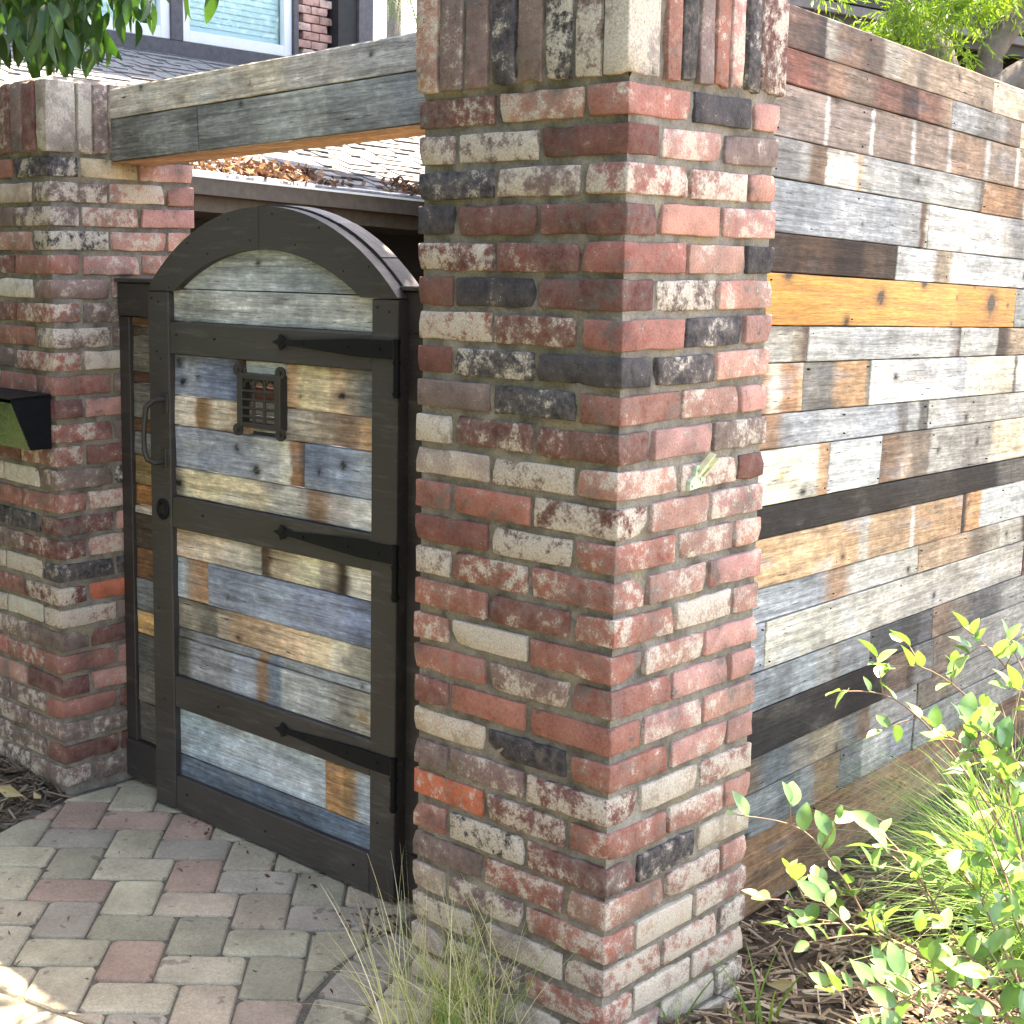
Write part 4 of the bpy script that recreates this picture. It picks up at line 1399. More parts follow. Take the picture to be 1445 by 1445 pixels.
# shared tab mesh for the pieces in view, placed along the slope
sl_dir = (roof_pt(-2, 1) - roof_pt(-2, 0)).normalized()
tabs = []
for wdt in (.09, .125, .16):
    for th in (.016, .026):
        vs = [(0, 0, .001), (wdt - .004, 0, .001), (wdt - .004, .30, .001), (0, .30, .001), (0, 0, th), (wdt - .004, 0, th), (wdt - .004, .30, .004), (0, .30, .004)]
        tabs.append((wdt, mesh_from('shingle', vs, [(4, 5, 6, 7), (0, 1, 5, 4), (1, 2, 6, 5), (3, 0, 4, 7), (2, 3, 7, 6)])))
stuff = MB()
cnt = 0
ang_s = math.asin(sl_dir.z)
for r in range(NR + 1):
    t0 = r * .115 / slope
    x = X0 + rs.uniform(0, .1)
    while x < X1 - .2:
        wdt, me = rs.choice(tabs)
        vis = (r <= 9 and -2.95 < x < -.6) or (r > 11 and -2.6 < x < .9 and False)
        if vis and cnt < 260:
            cnt += 1
            p = roof_pt(x, t0, .004 + .0004 * rs.random())
            g_ = rs.choice((.24, .20, .17, .26, .07))
            o = obj('shingle', me, M['shingle'], rf_o, loc=p, rot=(ang_s, .036, 0), color=(g_, g_ * .98, g_ * .97, 1))
        else:
            vs, fs = shingle_verts(x, wdt - .004, t0, min(1.0, t0 + .30 / slope), rs.choice((.014, .024)))
            stuff.add(vs, fs)
        x += wdt
so = stuff.build('far_shingles', M['shingle'], rf_o, kind='stuff', color=(.20, .197, .195, 1))
# gutter with a mesh guard, fascia, soffit and the dark wall under it
def eline(y, dz, x0=X0, x1=X1):
    return [(x0, y, eave_z(x0) + dz), (x1, y, eave_z(x1) + dz)]
gm = MB()
pf = [(-2.96, -.005), (-3.0, .012), (-3.05, .018), (-3.09, .004), (-3.10, -.02)]
for i, (y, dz) in enumerate(pf):
    pass
gv = []; gf = []
nseg = 90
for i in range(nseg + 1):
    x = X0 + (X1 - X0) * i / nseg
    for (y, dz) in pf:
        gv.append((x, y, eave_z(x) + dz + .006 * nz(x * 5, y * 8)))
for i in range(nseg):
    for j in range(4):
        a_ = i * 5 + j
        gf.append((a_, a_ + 1, a_ + 6, a_ + 5))
obj('gutter_guard', mesh_from('gutter_guard', gv, gf, True), M['galv'], rf_o)
def long_box(name, y0, y1, d0, d1, mat):
    m = MB()
    x0, x1 = X0, X1
    vs = []
    for x in (x0, x1):
        for (y, d) in ((y0, d0), (y1, d0), (y1, d1), (y0, d1)):
            vs.append((x, y, eave_z(x) + d))
    m.add(vs, [(0, 1, 2, 3), (7, 6, 5, 4), (0, 4, 5, 1), (1, 5, 6, 2), (2, 6, 7, 3), (3, 7, 4, 0)])
    return m.build(name, mat, rf_o)
long_box('gutter', -3.11, -2.985, -.125, -.022, M['fascia'])
long_box('gutter_lip', -3.122, -3.100, -.030, -.016, M['white'])
long_box('fascia_board', -2.98, -2.955, -.215, -.012, M['fascia'])
long_box('soffit', -2.953, -2.3, -.215, -.19, M['fascia'])
hb('lower_wall', X0, X1, -2.30, -2.2, 0, 1.92, M['darkwall'])
# dead leaves caught on the roof edge
lf = MB(); lcol = []
rl = random.Random(21)
def dead_leaf(mbx, colr, c, size, rnd, palette):
    d = Vector((rnd.uniform(-1, 1), rnd.uniform(-1, 1), rnd.uniform(-.5, .9))).normalized()
    s = d.orthogonal().normalized(); s.rotate(Matrix.Rotation(rnd.uniform(0, 6.28), 3, d))
    n = d.cross(s)
    pts = [c - d * size, c + s * size * .42 + n * size * .18, c + d * size, c - s * size * .42 + n * size * .22, c]
    mbx.add(pts, [(0, 1, 4), (1, 2, 4), (2, 3, 4), (3, 0, 4)])
    k = rnd.choice(palette); f = rnd.uniform(.7, 1.25)
    colr += [(k[0] * f, k[1] * f, k[2] * f)] * 5
DLP = [(.16, .075, .055), (.22, .12, .09), (.11, .05, .04), (.36, .26, .21), (.15, .085, .07)]
for i in range(430):
    if i < 350:
        x = -2.15 + rl.gauss(0, .33); t = abs(rl.gauss(0, .035))
    else:
        x = -.78 + rl.gauss(0, .12); t = abs(rl.gauss(0, .03))
    y = roof_pt(x, t)
    p = roof_pt(x, t, .025 + rl.uniform(0, .07))
    if rl.random() < .3:
        p = Vector((x, -2.98 - rl.uniform(0, .11), eave_z(x) + .02 + rl.uniform(0, .03)))
    dead_leaf(lf, lcol, hm @ p, rl.uniform(.025, .05), rl, DLP)
lo = obj('dead_leaves', mesh_from('dead_leaves', lf.v, lf.f, False, lcol), M['deadleaf'], kind='stuff')
lo['label'] = 'brown dead leaves piled along the roof gutter'; lo['category'] = 'leaves'

# ------------------------------------------------------------------ dark outbuilding behind the fence
shed = thing('outbuilding', 'dark outbuilding with wide fascia boards behind the fence and trees', 'outbuilding')
SX = Vector((.3445, 2.4768, 0)).normalized(); SN = Vector((SX.y, -SX.x, 0))
sm = Matrix((SX, -SN, Vector((0, 0, 1)))).transposed().to_4x4()
sm.translation = Vector((-3.326, 6.278, 0))
shed.matrix_world = sm
MB().box(-1.6, 9, .9, 1.1, 0, 4.0, .0).build('wall', M['darkwall'], shed)
MB().box(-1.8, 9.2, .0, .05, 3.12, 3.215, .005).build('fascia_board', M['darkwall'], shed)
MB().box(-1.8, 9.2, -.05, -.002, 3.19, 3.255, .004).build('gutter', M['trim'], shed)
MB().box(-1.8, 9.2, .052, .898, 3.22, 3.24, 0).build('soffit', M['darkwall'], shed)
rv = MB()
rv.add([(-1.8, -.06, 3.26), (9.2, -.06, 3.26), (9.2, 3.0, 4.1), (-1.8, 3.0, 4.1), (-1.8, -.06, 3.29), (9.2, -.06, 3.29), (9.2, 3.0, 4.13), (-1.8, 3.0, 4.13)],
       [(0, 3, 2, 1), (4, 5, 6, 7), (0, 1, 5, 4), (1, 2, 6, 5), (2, 3, 7, 6), (3, 0, 4, 7)])
rv.build('roof', M['darkwall'], shed)
for i in range(9):
    MB().box(-1.4 + i * 1.15, -1.32 + i * 1.15, .055, .895, 3.10, 3.217, .003).build('rafter_tail', M['darkwall'], shed)

# ------------------------------------------------------------------ leaves and plants
def leaf_mesh(L, W, fold, droop, seed, n=6, cup=0.0):
    rnd = random.Random(seed)
    vs = []; fs = []; cs = []
    for i in range(n + 1):
        t = i / n
        w = W * math.sin(math.pi * min(1, t * .93 + .05)) ** .8 * (1 - .25 * t)
        if i == n:
            w = .0004
        z = -droop * t * t + .01 * L * math.sin(t * 9 + seed)
        x = L * t
        vs += [(x, -w, z + fold * w), (x, 0, z), (x, w, z + fold * w)]
        cs += [(1, 1, 1), (1.25, 1.2, 1.1), (1, 1, 1)]
    for i in range(n):
        a = i * 3
        fs += [(a, a + 1, a + 4, a + 3), (a + 1, a + 2, a + 5, a + 4)]
    return mesh_from('leaf', vs, fs, True, cs)

def frame(d, roll, up=Vector((0, 0, 1))):
    d = d.normalized()
    s = up.cross(d)
    s = s.normalized() if s.length > 1e-4 else Vector((1, 0, 0))
    n = d.cross(s)
    m = Matrix((d, s, n)).transposed()
    return m @ Matrix.Rotation(roll, 3, 'X')

def place_leaf(me, mat, parent, p, d, roll, sc, name='leaf', origin=Vector((0, 0, 0))):
    o = obj(name, me, mat, parent)
    m = (frame(d, roll) * sc).to_4x4()
    m.translation = Vector(p) - origin
    o.matrix_local = m
    return o

# -- sunlit shrub in the right corner
STEMS = [[[0.58,0.214,0.281],[0.461,0.196,0.417],[0.394,0.18,0.521],[0.33,0.134,0.609],[0.256,0.039,0.641]],[[0.661,0.227,0.296],[0.567,0.225,0.392],[0.448,0.19,0.454],[0.363,0.139,0.476],[0.294,0.072,0.484]],[[0.712,0.313,0.466],[0.602,0.375,0.607],[0.472,0.413,0.724],[0.377,0.366,0.815],[0.305,0.297,0.827]],[[0.719,0.339,0.563],[0.609,0.403,0.708],[0.501,0.458,0.803],[0.419,0.419,0.868],[0.361,0.363,0.874]],[[0.723,0.369,0.684],[0.625,0.44,0.809],[0.538,0.446,0.908],[0.486,0.406,0.965]],[[0.753,0.307,0.584],[0.675,0.329,0.72],[0.624,0.293,0.791],[0.575,0.255,0.839]],[[0.724,0.221,0.311],[0.635,0.218,0.38],[0.559,0.155,0.44],[0.486,0.09,0.475],[0.418,0.02,0.462]],[[0.769,0.196,0.315],[0.706,0.157,0.43],[0.639,0.107,0.511],[0.557,0.114,0.594],[0.496,0.13,0.62]],[[0.784,0.149,0.365],[0.738,0.128,0.478],[0.676,0.153,0.558],[0.606,0.166,0.606]],[[0.79,0.174,0.456],[0.72,0.207,0.605],[0.661,0.245,0.725],[0.601,0.265,0.767]],[[0.705,0.127,0.291],[0.637,0.078,0.383],[0.556,0.035,0.419],[0.474,-0.005,0.415]],[[0.758,0.049,0.347],[0.708,0.018,0.435],[0.656,-0.025,0.479],[0.605,-0.085,0.434]],[[0.828,0.137,0.437],[0.76,0.092,0.547],[0.696,0.119,0.637],[0.633,0.144,0.72]],[[0.81,0.284,0.548],[0.699,0.357,0.744],[0.618,0.38,0.898],[0.563,0.41,0.959]],[[0.825,0.046,0.353],[0.775,0.016,0.45],[0.724,0.021,0.512],[0.659,0.001,0.59]]]
sh_m = [leaf_mesh(.050, .0165, .35, .008, i) for i in range(4)] + [leaf_mesh(.034, .0115, .3, .005, 9 + i) for i in range(3)]
def bez(pts, t):
    n = len(pts) - 1
    x = t * n; i = min(n - 1, int(x)); f = x - i
    p0 = pts[max(0, i - 1)]; p1 = pts[i]; p2 = pts[i + 1]; p3 = pts[min(n, i + 2)]
    return .5 * ((2 * p1) + (p2 - p0) * f + (2 * p0 - 5 * p1 + 4 * p2 - p3) * f * f + (3 * p1 - p0 - 3 * p2 + p3) * f ** 3)
def make_shrub(label, sroot, stems, seed, lim, shift):
    shrub = thing('leafy_shrub', label, 'shrub', sroot, group='shrubs in the bottom right corner')
    rsx = random.Random(seed)
    tw = MB(); nleaf = 0
    per = lim // len(stems)
    for st in stems:
        jit = Vector((rsx.uniform(-1, 1), rsx.uniform(-1, 1), rsx.uniform(-.6, .9))) * shift
        pts = [sroot + Vector((rsx.uniform(-.05, .05), rsx.uniform(-.05, .05), 0))] + [Vector(p) + jit * (i + 1) / len(st) for i, p in enumerate(st)]
        cur = [bez(pts, i / 24) for i in range(25)]
        tw.tube([c - sroot for c in cur], [.0036 * (1 - .72 * i / 24) for i in range(25)], 5)
        cnt_s = 0
        # short side twigs carry more leaves
        runs = [(cur, 8)]
        for q in (13, 17, 20):
            d = (cur[q] - cur[q - 1]).normalized()
            v = Vector((rsx.uniform(-1, 1), rsx.uniform(-1, 1), rsx.uniform(-.3, 1)))
            v = (v - d * v.dot(d)).normalized()
            tip = cur[q] + (d * .6 + v).normalized() * rsx.uniform(.05, .10)
            tp = [cur[q].lerp(tip, k_ / 5) + Vector((0, 0, -.012 * (k_ / 5) ** 2)) for k_ in range(6)]
            tw.tube([c - sroot for c in tp], [.0017 * (1 - .6 * k_ / 5) for k_ in range(6)], 4)
            runs.append((tp, 1))
        cand = [(line, i, q) for line, i0 in runs for i in range(i0, len(line)) for q in range(2 if (i % 2 and line is cur) else 1)]
        tips = [(line, len(line) - 1, 0) for line, _ in runs] + [(line, len(line) - 2, 0) for line, _ in runs]
        rsx.shuffle(cand)
        pick = tips + [c for c in cand if c not in tips]
        pick = pick[:per]
        for line, i, q in pick:
            d = (line[i] - line[i - 1]).normalized()
            sd = Vector((rsx.uniform(-1, 1), rsx.uniform(-1, 1), rsx.uniform(-.2, 1)))
            side_v = (sd - d * sd.dot(d)).normalized()
            sv = side_v if q == 0 else -side_v
            sv = (sv + Vector((0, 0, .25))).normalized()
            fw = 1.6 if i == len(line) - 1 else .45
            place_leaf(rsx.choice(sh_m), M['shrub_leaf'], shrub, line[i], d * fw + sv, rsx.uniform(-.8, .8), rsx.uniform(.65, 1.12), 'leaf', sroot)
    tcol = [(.30, .19, .14)] * len(tw.v)
    obj('stems', mesh_from('stems', tw.v, tw.f, True, tcol), M['stem'], shrub)
make_shrub('sunlit oval-leaved shrub whose long twigs reach towards the near pillar', Vector((.78, .18, .03)), STEMS, 31, 298, .0)
make_shrub('second oval-leaved shrub filling the lower right corner in front of the grasses', Vector((.86, .30, .03)), [STEMS[i] for i in (5, 6, 7, 8, 9, 11, 12, 14)], 32, 190, .065)

# -- grasses
def blade(mbv, mbf, mbc, base, d, L, w, bend, c0, c1, seg=7, side=None):
    up = Vector((0, 0, 1))
    p = Vector(base)
    dirv = (up + d * .35).normalized()
    s = side or Vector((-d.y, d.x, 0))
    s = s.normalized() if s.length > 1e-5 else Vector((1, 0, 0))
    b = len(mbv)
    for i in range(seg + 1):
        t = i / seg
        ww = w * (1 - t ** 1.6) + .0002
        mbv.append(tuple(p - s * ww)); mbv.append(tuple(p + s * ww))
        c = tuple(c0[k] * (1 - t) + c1[k] * t for k in range(3))
        mbc += [c, c]
        dirv = (dirv + (d * .9 - up * .55) * bend / seg).normalized()
        p = p + dirv * (L / seg)
    for i in range(seg):
        a = b + i * 2
        mbf.append((a, a + 1, a + 3, a + 2))

def clump(name, label, loc, specs, seed):
    root = thing(name, label, 'grass', loc)
    rnd = random.Random(seed)
    for part, n, spread, Lr, wr, br, pal, tipk, lean in specs:
        v, f, c = [], [], []
        for _ in range(n):
            a = rnd.uniform(0, 2 * math.pi)
            d = (Vector((math.cos(a), math.sin(a), 0)) * rnd.uniform(.3, 1) + Vector((*lean, 0)))
            r = spread * math.sqrt(rnd.random()); a2 = rnd.uniform(0, 6.28)
            k = rnd.choice(pal); f_ = rnd.uniform(.75, 1.25)
            k = tuple(x * f_ for x in k)
            blade(v, f, c, (r * math.cos(a2), r * math.sin(a2), -.01), d, rnd.uniform(*Lr), rnd.uniform(*wr), rnd.uniform(*br), k, tuple(x * y for x, y in zip(k, tipk)), 8, Vector((rnd.uniform(-1, 1), rnd.uniform(-1, 1), 0)))
        o = obj(part, mesh_from(part, v, f, True, c), M['grass'], root)
    return root
GRN = [(.17, .26, .07), (.22, .31, .09), (.13, .21, .06), (.26, .34, .12)]
STR = [(.62, .56, .36), (.70, .64, .44), (.55, .52, .32), (.48, .50, .26)]
clump('feather_grass', 'fine green and straw-coloured feather grass clump at the foot of the near pillar', (-.30, -.095, .01),
      [('green_blades', 95, .08, (.20, .38), (.0008, .0015), (.2, 1.1), GRN, (1.5, 1.35, 1.4), (.02, 0)),
       ('straw_blades', 150, .16, (.20, .40), (.0008, .0014), (.2, 1.3), STR, (1.1, 1.1, 1.1), (0, 0)),
       ('seed_stems', 46, .17, (.28, .48), (.0010, .0016), (.5, 2.2), STR, (1.15, 1.15, 1.15), (-.1, -.05))], 5)
clump('arching_grass', 'arching green fine-bladed grass clump in front of the kickboard', (.28, 1.22, .06),
      [('green_blades', 520, .08, (.40, .72), (.0011, .0020), (1.0, 2.4), [(.13, .24, .075), (.17, .29, .09), (.11, .20, .065)], (1.2, 1.2, 1.1), (-.3, -.15)),
       ('straw_blades', 60, .08, (.4, .65), (.0009, .0015), (.8, 2.2), STR, (1, 1, 1), (-.2, -.2))], 6)
clump('arching_grass', 'bright arching grass clump behind the shrub at the right edge', (.50, 1.0, .06),
      [('green_blades', 520, .09, (.38, .68), (.0012, .0021), (.8, 2.2), [(.14, .26, .075), (.18, .31, .10)], (1.2, 1.2, 1.1), (-.15, -.25))], 16)
for i, (x, y, lab) in enumerate([(.04, .24, 'three broad green strap leaves beside the near pillar corner'), (.125, .40, 'tuft of upright green blades in the mulch beside the near pillar')]):
    clump('strap_grass', lab, (x, y - .02, .03),
          [('green_blades', 5 if i == 0 else 9, .03, (.16, .28), (.0025, .0042), (.2, .9), [(.12, .22, .06), (.17, .28, .09)], (1.2, 1.2, 1.0), (-.1, -.15))], 40 + i)

# -- mulch
mv, mf, mc = [], [], []
rm = random.Random(77)
MP = [(.20, .145, .095), (.28, .21, .14), (.13, .09, .06), (.36, .29, .21), (.09, .062, .042), (.24, .165, .10)]
def chip(x, y, z, big=1.0, tone=1.0):
    L = rm.uniform(.012, .045) * big; w = rm.uniform(.0018, .005) * big; h = w * .5
    a = rm.uniform(0, 6.28); e = rm.uniform(-.35, .35)
    d = Vector((math.cos(a) * math.cos(e), math.sin(a) * math.cos(e), math.sin(e))); s = Vector((-math.sin(a), math.cos(a), rm.uniform(-.4, .4))).normalized(); n = d.cross(s)
    c = Vector((x, y, z + .006 + rm.uniform(0, .012)))
    mid = n * (L * rm.uniform(-.12, .12))
    b = len(mv)
    for p in (c - d * L, c + mid, c + d * L):
        for q in (s * w, n * h, -s * w):
            mv.append(tuple(p + q))
    for r in range(2):
        for q in range(3):
            i = b + r * 3 + q; j = b + r * 3 + (q + 1) % 3
            mf.append((i, j, j + 3, i + 3))
    k = rm.choice(MP); f_ = rm.uniform(.7, 1.25) * tone
    mc.extend([(k[0] * f_, k[1] * f_, k[2] * f_)] * 9)
for _ in range(9000):
    x = rm.uniform(-.52, 1.25); y = rm.uniform(-.45, 2.6)
    if -.53 < x < 0.0 and 0 < y < .5:
        continue
    if x < -.22 and y > .45:
        continue
    if y < .1 and x < lerp_path([(-.48, .3), (-.46, -.1), (-.30, -.32), (-.1, -.45)], y):
        continue
    chip(x, y, bed_z(x, y))
mr = obj('mulch', mesh_from('mulch', mv, mf, False, mc), M['mulch'], kind='stuff')
mr['label'] = 'shredded wood mulch covering the planting bed right of the near pillar'; mr['category'] = 'mulch'
mv, mf, mc = [], [], []
for _ in range(2600):
    x = rm.uniform(-3.0, -2.02); y = rm.uniform(-.7, .12)
    if x > lerp_path(LEFT_EDGE, y) - .01:
        continue
    chip(x, y, bedl_z(x, y), 1.3, .6)
ml = obj('mulch', mesh_from('mulch', mv, mf, False, mc), M['mulch'], kind='stuff')
ml['label'] = 'dark wood mulch in the bed at the foot of the far pillar'; ml['category'] = 'mulch'
# a few fallen leaves on the mulch
for i, (x, y, z, sc, lab) in enumerate([(-2.20, -.03, .02, .045, 'yellowed fallen leaf on the dark mulch below the far pillar'), (-2.115, .015, .02, .03, 'small curled fallen leaf near the corner of the far pillar'),
                                        (.10, .50, .08, .035, 'pale fallen leaf on the mulch beside the near pillar')]):
    m_ = MB(); c_ = []
    dead_leaf(m_, c_, Vector((0, 0, .01)), sc, random.Random(i + 2), [(.46, .36, .19)])
    tag(obj('fallen_leaf', mesh_from('fallen_leaf', m_.v, m_.f, False, c_), M['deadleaf'], loc=(x, y, z)), lab, 'leaf', 'fallen leaves on the mulch')

# -- windblown bits along the foot of the gate
lb = MB(); lc = []
rq = random.Random(14)
for i in range(150):
    if i < 70:
        x = -.86 + rq.gauss(0, .05); y = .17 + rq.gauss(0, .05)
    elif i < 110:
        x = rq.uniform(-1.85, -.8); y = .26 - abs(rq.gauss(0, .03))
    else:
        x = rq.uniform(-1.9, -.6); y = rq.uniform(-.6, .25)
    dead_leaf(lb, lc, Vector((x, y, .004 + rq.uniform(0, .006))), rq.uniform(.003, .011), rq, DLP)
lbo = obj('leaf_litter', mesh_from('leaf_litter', lb.v, lb.f, False, lc), M['deadleaf'], kind='stuff')
lbo['label'] = 'small brown leaf litter blown along the foot of the gate'; lbo['category'] = 'leaves'

# -- broad-leaved tree over the far pillar
rt = random.Random(51)
tr = thing('broad_leaf_tree', 'tree with drooping dark green leaves hanging over the far pillar', 'tree', (-4.4, 1.0, 0))
tb_ = Vector((-4.4, 1.0, 0))
tm = MB()
tm.tube([Vector((0, 0, -.1)), Vector((.05, .02, 1.0)), Vector((-.02, .05, 2.0)), Vector((.15, 0, 3.0)), Vector((.3, -.05, 4.0))], [.13, .11, .10, .085, .05], 10)
limbs = [[(0, .05, 2.1), (.5, -.1, 2.7), (1.0, -.3, 2.95), (1.5, -.45, 2.9)], [(.05, .02, 2.5), (.6, .1, 3.0), (1.2, .0, 3.15), (1.75, -.1, 2.95)], [(.1, 0, 2.8), (.4, -.6, 3.3), (.9, -1.0, 3.4)],
         [(.15, 0, 3.0), (-.5, .3, 3.5), (-1.0, .5, 3.7)], [(.2, 0, 3.3), (.8, .3, 3.8), (1.4, .5, 3.9)], [(0, .05, 2.3), (.5, -.4, 2.55), (.95, -.6, 2.6), (1.3, -.75, 2.5)],
         [(.3, -.05, 3.3), (1.3, .05, 3.6), (2.2, .1, 3.7), (2.9, .15, 3.6), (3.2, .2, 3.5)]]  # last limb added out of view to shade the gate's arch cap
for l in limbs:
    n = len(l)
    tm.tube([Vector(q) for q in l], [.04 * (1 - .8 * i / (n - 1)) + .004 for i in range(n)], 7)
obj('trunk', mesh_from('trunk', tm.v, tm.f, True), M['bark'], tr)
tl_m = [leaf_mesh(.125, .026, .5, .035, 60 + i, 7) for i in range(4)] + [leaf_mesh(.095, .021, .45, .02, 70 + i, 7) for i in range(3)]
crown = MB(); ccol = []
nl = 0
def hang(p, sc, lit=False):
    global nl
    d = Vector((rt.uniform(-.5, .5), rt.uniform(-.5, .5), rt.uniform(-1.2, -.35)))
    if nl < 290:
        place_leaf(rt.choice(tl_m), M['tree_leaf'], tr, p, d, rt.uniform(-1.6, 1.6), sc, 'leaf', tb_)
        nl += 1
    else:
        me = rt.choice(tl_m)
        m = frame(d, rt.uniform(-1.6, 1.6)) * sc
        b = len(crown.v)
        crown.v += [tuple(m @ v.co + p - tb_) for v in me.vertices]
        crown.f += [tuple(i + b for i in q.vertices) for q in me.polygons]
        ccol.extend([(1, 1, 1)] * len(me.vertices))
# in view: a dense hanging mass at the left, thinner sprays to the right
for _ in range(215):
    x = rt.uniform(0, 1)
    p = Vector((-3.10, .52, 0)) + Vector((.225, .17, 0)) * x * 1.05 + Vector((-.69, .70, 0)) * rt.uniform(-.30, .45)
    hang(p + Vector((0, 0, rt.uniform(2.36, 2.62))), rt.uniform(.75, 1.1))
for _ in range(55):
    p = Vector((-2.86, .70, 0)) + Vector((.155, .17, 0)) * rt.uniform(0, 1.05) + Vector((-.69, .70, 0)) * rt.uniform(-.15, .25)
    hang(p + Vector((0, 0, 2.43 + rt.uniform(0, .25) + .02 * rt.random())), rt.uniform(.7, 1.0))
for _ in range(3400):
    l = rt.choice(limbs); q = Vector(rt.choice(l[1:])) + tb_
    p = q + Vector((rt.gauss(0, .33), rt.gauss(0, .33), rt.gauss(0, .22) + .1))
    if p.z < 2.62:
        p.z = 2.62 + rt.uniform(0, .3)
    hang(p, rt.uniform(.8, 1.2))
for _ in range(900):  # leaf mass on the added limb, there for its shade
    q = Vector(rt.choice(limbs[-1][2:])) + tb_
    hang(q + Vector((rt.gauss(0, .3), rt.gauss(0, .28), rt.gauss(0, .16))), rt.uniform(.8, 1.2))
cr = obj('crown', mesh_from('crown', crown.v, crown.f, True, ccol), M['tree_leaf'], tr, kind='stuff')

# -- feathery trees behind the fence
def feather_tree(label, base, trunk_pts, rads, sprays, n, seed, dens=.16):
    rnd = random.Random(seed)
    b0 = Vector(base)
    root = thing('feathery_tree', label, 'tree', base, group='feathery trees behind the fence')
    m = MB()
    for pts, rr in zip(trunk_pts, rads):
        P = [Vector(p) for p in pts]
        cur = [bez(P, i / 14) for i in range(15)]
        R2 = [rr[0] + (rr[1] - rr[0]) * i / 14 for i in range(15)]
        m.tube([c - b0 + Vector((.008 * nz(i, seed), .008 * nz(seed, i), 0)) for i, c in enumerate(cur)], R2, 10)
    obj('trunk', mesh_from('trunk', m.v, m.f, True), M['bark'], root)
    v, f, c = [], [], []
    for (x, y, z, sx, sz, cnt_) in sprays:
        for _ in range(int(cnt_)):
            p = Vector((x + rnd.gauss(0, sx), y + rnd.gauss(0, sx), z + rnd.gauss(0, sz)))
            d0 = Vector((rnd.uniform(-1, 1), rnd.uniform(-1, 1), rnd.uniform(-1.3, .15))).normalized()
            for k_ in range(9):
                q = p + d0 * (.016 * k_)
                d = (d0 + Vector((rnd.uniform(-.9, .9), rnd.uniform(-.9, .9), rnd.uniform(-.7, .4)))).normalized()
                s = d.orthogonal().normalized(); s.rotate(Matrix.Rotation(rnd.uniform(0, 6.28), 3, d))
                L = rnd.uniform(.03, .06); w = .0035
                i = len(v)
                v += [tuple(q - b0), tuple(q + d * L * .5 + s * w - b0), tuple(q + d * L - b0), tuple(q + d * L * .5 - s * w - b0)]
                f.append((i, i + 1, i + 2, i + 3))
                g_ = rnd.uniform(.7, 1.3)
                c += [(g_, g_, g_ * .9)] * 4
    obj('crown', mesh_from('crown', v, f, False, c), M['feather_leaf'], root, kind='stuff')
    return root
feather_tree('leaning pale trunked tree with bright feathery leaves just behind the fence top', (-.9, 3.7, 0),
             [[(-.9, 3.7, 0), (-1.05, 3.72, 1.6), (-1.229, 3.784, 2.454), (-1.497, 3.861, 2.735), (-1.62, 3.9, 3.3), (-1.5, 3.9, 4.2)],
              [(-1.497, 3.861, 2.735), (-1.2, 3.7, 3.2), (-.9, 3.5, 3.7)]], [(.075, .045), (.04, .015)],
             [(-1.12, 3.33, 2.60, .06, .035, 90), (-1.22, 3.26, 2.53, .035, .03, 55), (-1.02, 3.42, 2.66, .08, .04, 90), (-1.36, 3.12, 2.70, .05, .03, 14), (-1.25, 3.3, 2.9, .18, .08, 120), (-.95, 3.5, 3.1, .25, .2, 260), (-1.4, 3.7, 3.6, .4, .35, 400)], 0, 61)
feather_tree('forked grey limbed tree with feathery leaves at the right edge behind the fence', (-.72, 3.25, 0),
             [[(-.72, 3.3, 0), (-.80, 3.4, 1.4), (-.904, 3.506, 2.306), (-.90, 3.529, 2.441), (-.847, 3.619, 2.577), (-.72, 3.78, 2.85), (-.6, 3.9, 3.6)],
              [(-.78, 3.05, 1.2), (-.735, 3.09, 2.10), (-.69, 3.14, 2.235), (-.62, 3.22, 2.31), (-.45, 3.40, 2.42), (-.2, 3.7, 2.7)],
              [(-.90, 3.529, 2.441), (-.93, 3.50, 2.50), (-.96, 3.47, 2.56)]], [(.060, .035), (.06, .05), (.006, .003)],
             [(-.93, 3.54, 2.63, .06, .03, 60), (-.98, 3.44, 2.45, .03, .03, 22), (-.80, 3.66, 2.72, .10, .04, 70), (-.6, 3.8, 3.2, .3, .2, 260), (-.5, 3.7, 3.7, .4, .3, 300)], 0, 62)

# -- far garden trees that close the view behind the outbuilding and the house
def far_tree(label, base, h, rad, n, seed):
    rnd = random.Random(seed)
    b0 = Vector(base)
    root = thing('garden_tree', label, 'tree', base, group='trees in the distance')
    m = MB()
    m.tube([Vector((0, 0, -.1)), Vector((.1, 0, h * .35)), Vector((0, .1, h * .7))], [.2, .15, .06], 8)
    for k_ in range(6):
        a = k_ * 1.05
        m.tube([Vector((.08, 0, h * .38)), Vector((math.cos(a) * rad * .4, math.sin(a) * rad * .4, h * .6)), Vector((math.cos(a) * rad * .8, math.sin(a) * rad * .8, h * .75))], [.07, .045, .015], 6)
    obj('trunk', mesh_from('trunk', m.v, m.f, True), M['bark'], root)
    v, f, c = [], [], []
    cl = [Vector((rnd.gauss(0, rad * .5), rnd.gauss(0, rad * .5), h * .68 + rnd.gauss(0, h * .14))) for _ in range(40)]
    for _ in range(n):
        q = rnd.choice(cl) + Vector((rnd.gauss(0, rad * .16), rnd.gauss(0, rad * .16), rnd.gauss(0, rad * .13)))
        d = Vector((rnd.uniform(-1, 1), rnd.uniform(-1, 1), rnd.uniform(-1, .5))).normalized()
        s = d.orthogonal().normalized(); s.rotate(Matrix.Rotation(rnd.uniform(0, 6.28), 3, d))
        L = rnd.uniform(.08, .16)
        i = len(v)
        v += [tuple(q), tuple(q + d * L * .5 + s * L * .28), tuple(q + d * L), tuple(q + d * L * .5 - s * L * .28)]
        f.append((i, i + 1, i + 2, i + 3))
        g_ = rnd.uniform(.7, 1.3)
        c += [(g_, g_, g_)] * 4
    obj('crown', mesh_from('crown', v, f, False, c), M['far_leaf'], root, kind='stuff')
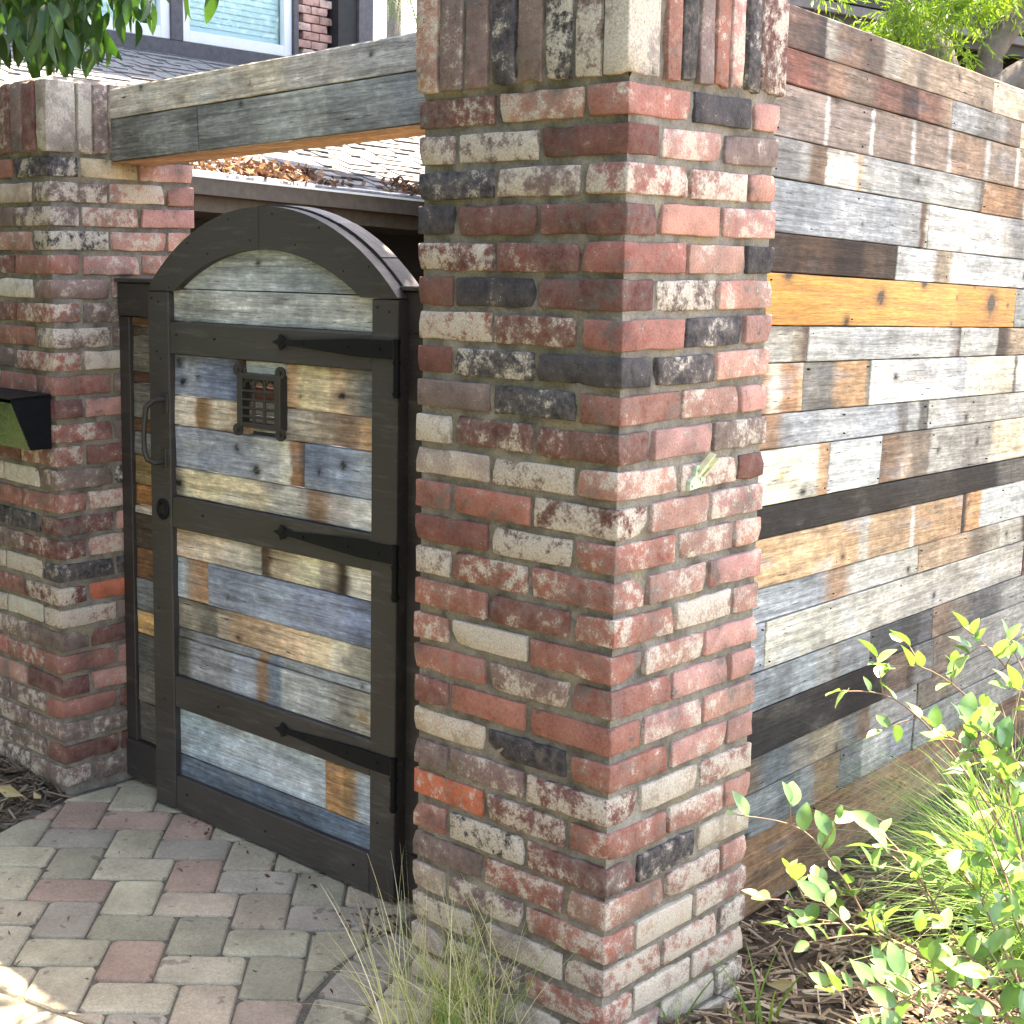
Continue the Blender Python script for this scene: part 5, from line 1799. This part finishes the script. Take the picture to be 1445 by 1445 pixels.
far_tree('dense green garden tree rising behind the dark outbuilding', (-5.2, 12.5, 0), 6.0, 2.2, 5200, 71)
far_tree('dense green garden tree at the far right beyond the outbuilding', (-1.6, 13.5, 0), 6.5, 2.4, 5200, 72)

# -- trees added out of view to darken the walk and the pillar fronts
def canopy_tree(label, base, h, rad, zc, n, seed):
    rnd = random.Random(seed)
    root = thing('shade_tree', label, 'tree', base, group='added shade trees by the lawn')
    m = MB()
    m.tube([Vector((0, 0, -.1)), Vector((.08, 0, h * .3)), Vector((-.05, .1, h * .75))], [.22, .17, .07], 8)
    for k_ in range(7):
        a = k_ * .9 + seed
        m.tube([Vector((.06, 0, h * .3)), Vector((math.cos(a) * rad * .45, math.sin(a) * rad * .45, zc - .2)), Vector((math.cos(a) * rad * .85, math.sin(a) * rad * .85, zc + .4))], [.08, .05, .015], 6)
    obj('trunk', mesh_from('trunk', m.v, m.f, True), M['bark'], root)
    v, f, c = [], [], []
    for _ in range(n):
        d3 = Vector((rnd.gauss(0, 1), rnd.gauss(0, 1), rnd.gauss(0, 1))).normalized() * rad * rnd.random() ** .4
        q = Vector((d3.x, d3.y, zc + d3.z * (h - zc) / rad))
        q += Vector((nz(q.x * .9, q.y * .9, seed), nz(q.y, q.z, seed), nz(q.z, q.x, seed))) * .5
        d = Vector((rnd.uniform(-1, 1), rnd.uniform(-1, 1), rnd.uniform(-1, .5))).normalized()
        s = d.orthogonal().normalized(); s.rotate(Matrix.Rotation(rnd.uniform(0, 6.28), 3, d))
        L = rnd.uniform(.16, .30)
        i = len(v)
        v += [tuple(q), tuple(q + d * L * .5 + s * L * .3), tuple(q + d * L), tuple(q + d * L * .5 - s * L * .3)]
        f.append((i, i + 1, i + 2, i + 3))
        g_ = rnd.uniform(.7, 1.3)
        c += [(.055 * g_, .075 * g_, .035 * g_)] * 4
    obj('crown', mesh_from('crown', v, f, False, c), M['canopy'], root, kind='stuff')
CANOPY = [('wide street tree nearest the far pillar', (-4.0, -2.8, 0), 6.0, 2.5, 3.2, 4800, 81),
          ('wide street tree in the middle of the row', (-1.3, -4.0, 0), 6.6, 2.7, 3.2, 5400, 82),
          ('wide street tree behind the viewer', (1.5, -6.2, 0), 6.6, 2.6, 3.1, 4800, 83)]
for args in CANOPY:
    canopy_tree(*args)

# -- palm far away beside the house
palm = thing('palm_tree', 'distant palm with feathered fronds in the sky gap beside the house', 'palm', (-28.6, 27.2, 0))
pm = MB()
pm.tube([Vector((0, 0, -.1)), Vector((.1, 0, 4)), Vector((0, .1, 9.6))], [.3, .24, .2], 10)
obj('trunk', mesh_from('trunk', pm.v, pm.f, True), M['bark'], palm)
rp = random.Random(5)
for i in range(22):
    a = i * 2.399
    el = rp.uniform(-.5, .9)
    d = Vector((math.cos(a), math.sin(a), 0))
    pts = []
    p = Vector((0, .1, 9.6)); dv = (d * math.cos(el) + Vector((0, 0, math.sin(el)))).normalized()
    for k_ in range(12):
        pts.append(p.copy())
        p = p + dv * .24
        dv = (dv + Vector((0, 0, -.13))).normalized()
    fm_ = MB()
    fm_.tube(pts, [.03 * (1 - k_ / 13) for k_ in range(12)], 5)
    for k_ in range(2, 12):
        t = (pts[min(k_ + 1, 11)] - pts[k_ - 1]).normalized()
        s = t.cross(Vector((0, 0, 1))).normalized()
        for sg in (-1, 1):
            for j_ in range(2):
                q = pts[k_] - t * .12 * j_
                e = q + s * sg * .5 + t * .3 - Vector((0, 0, .22))
                fm_.add([q - t * .025, q + t * .025, e], [(0, 1, 2)])
    me = mesh_from('frond', fm_.v, fm_.f, False, [(1, 1, 1)] * len(fm_.v))
    obj('frond', me, M['far_leaf'], palm)
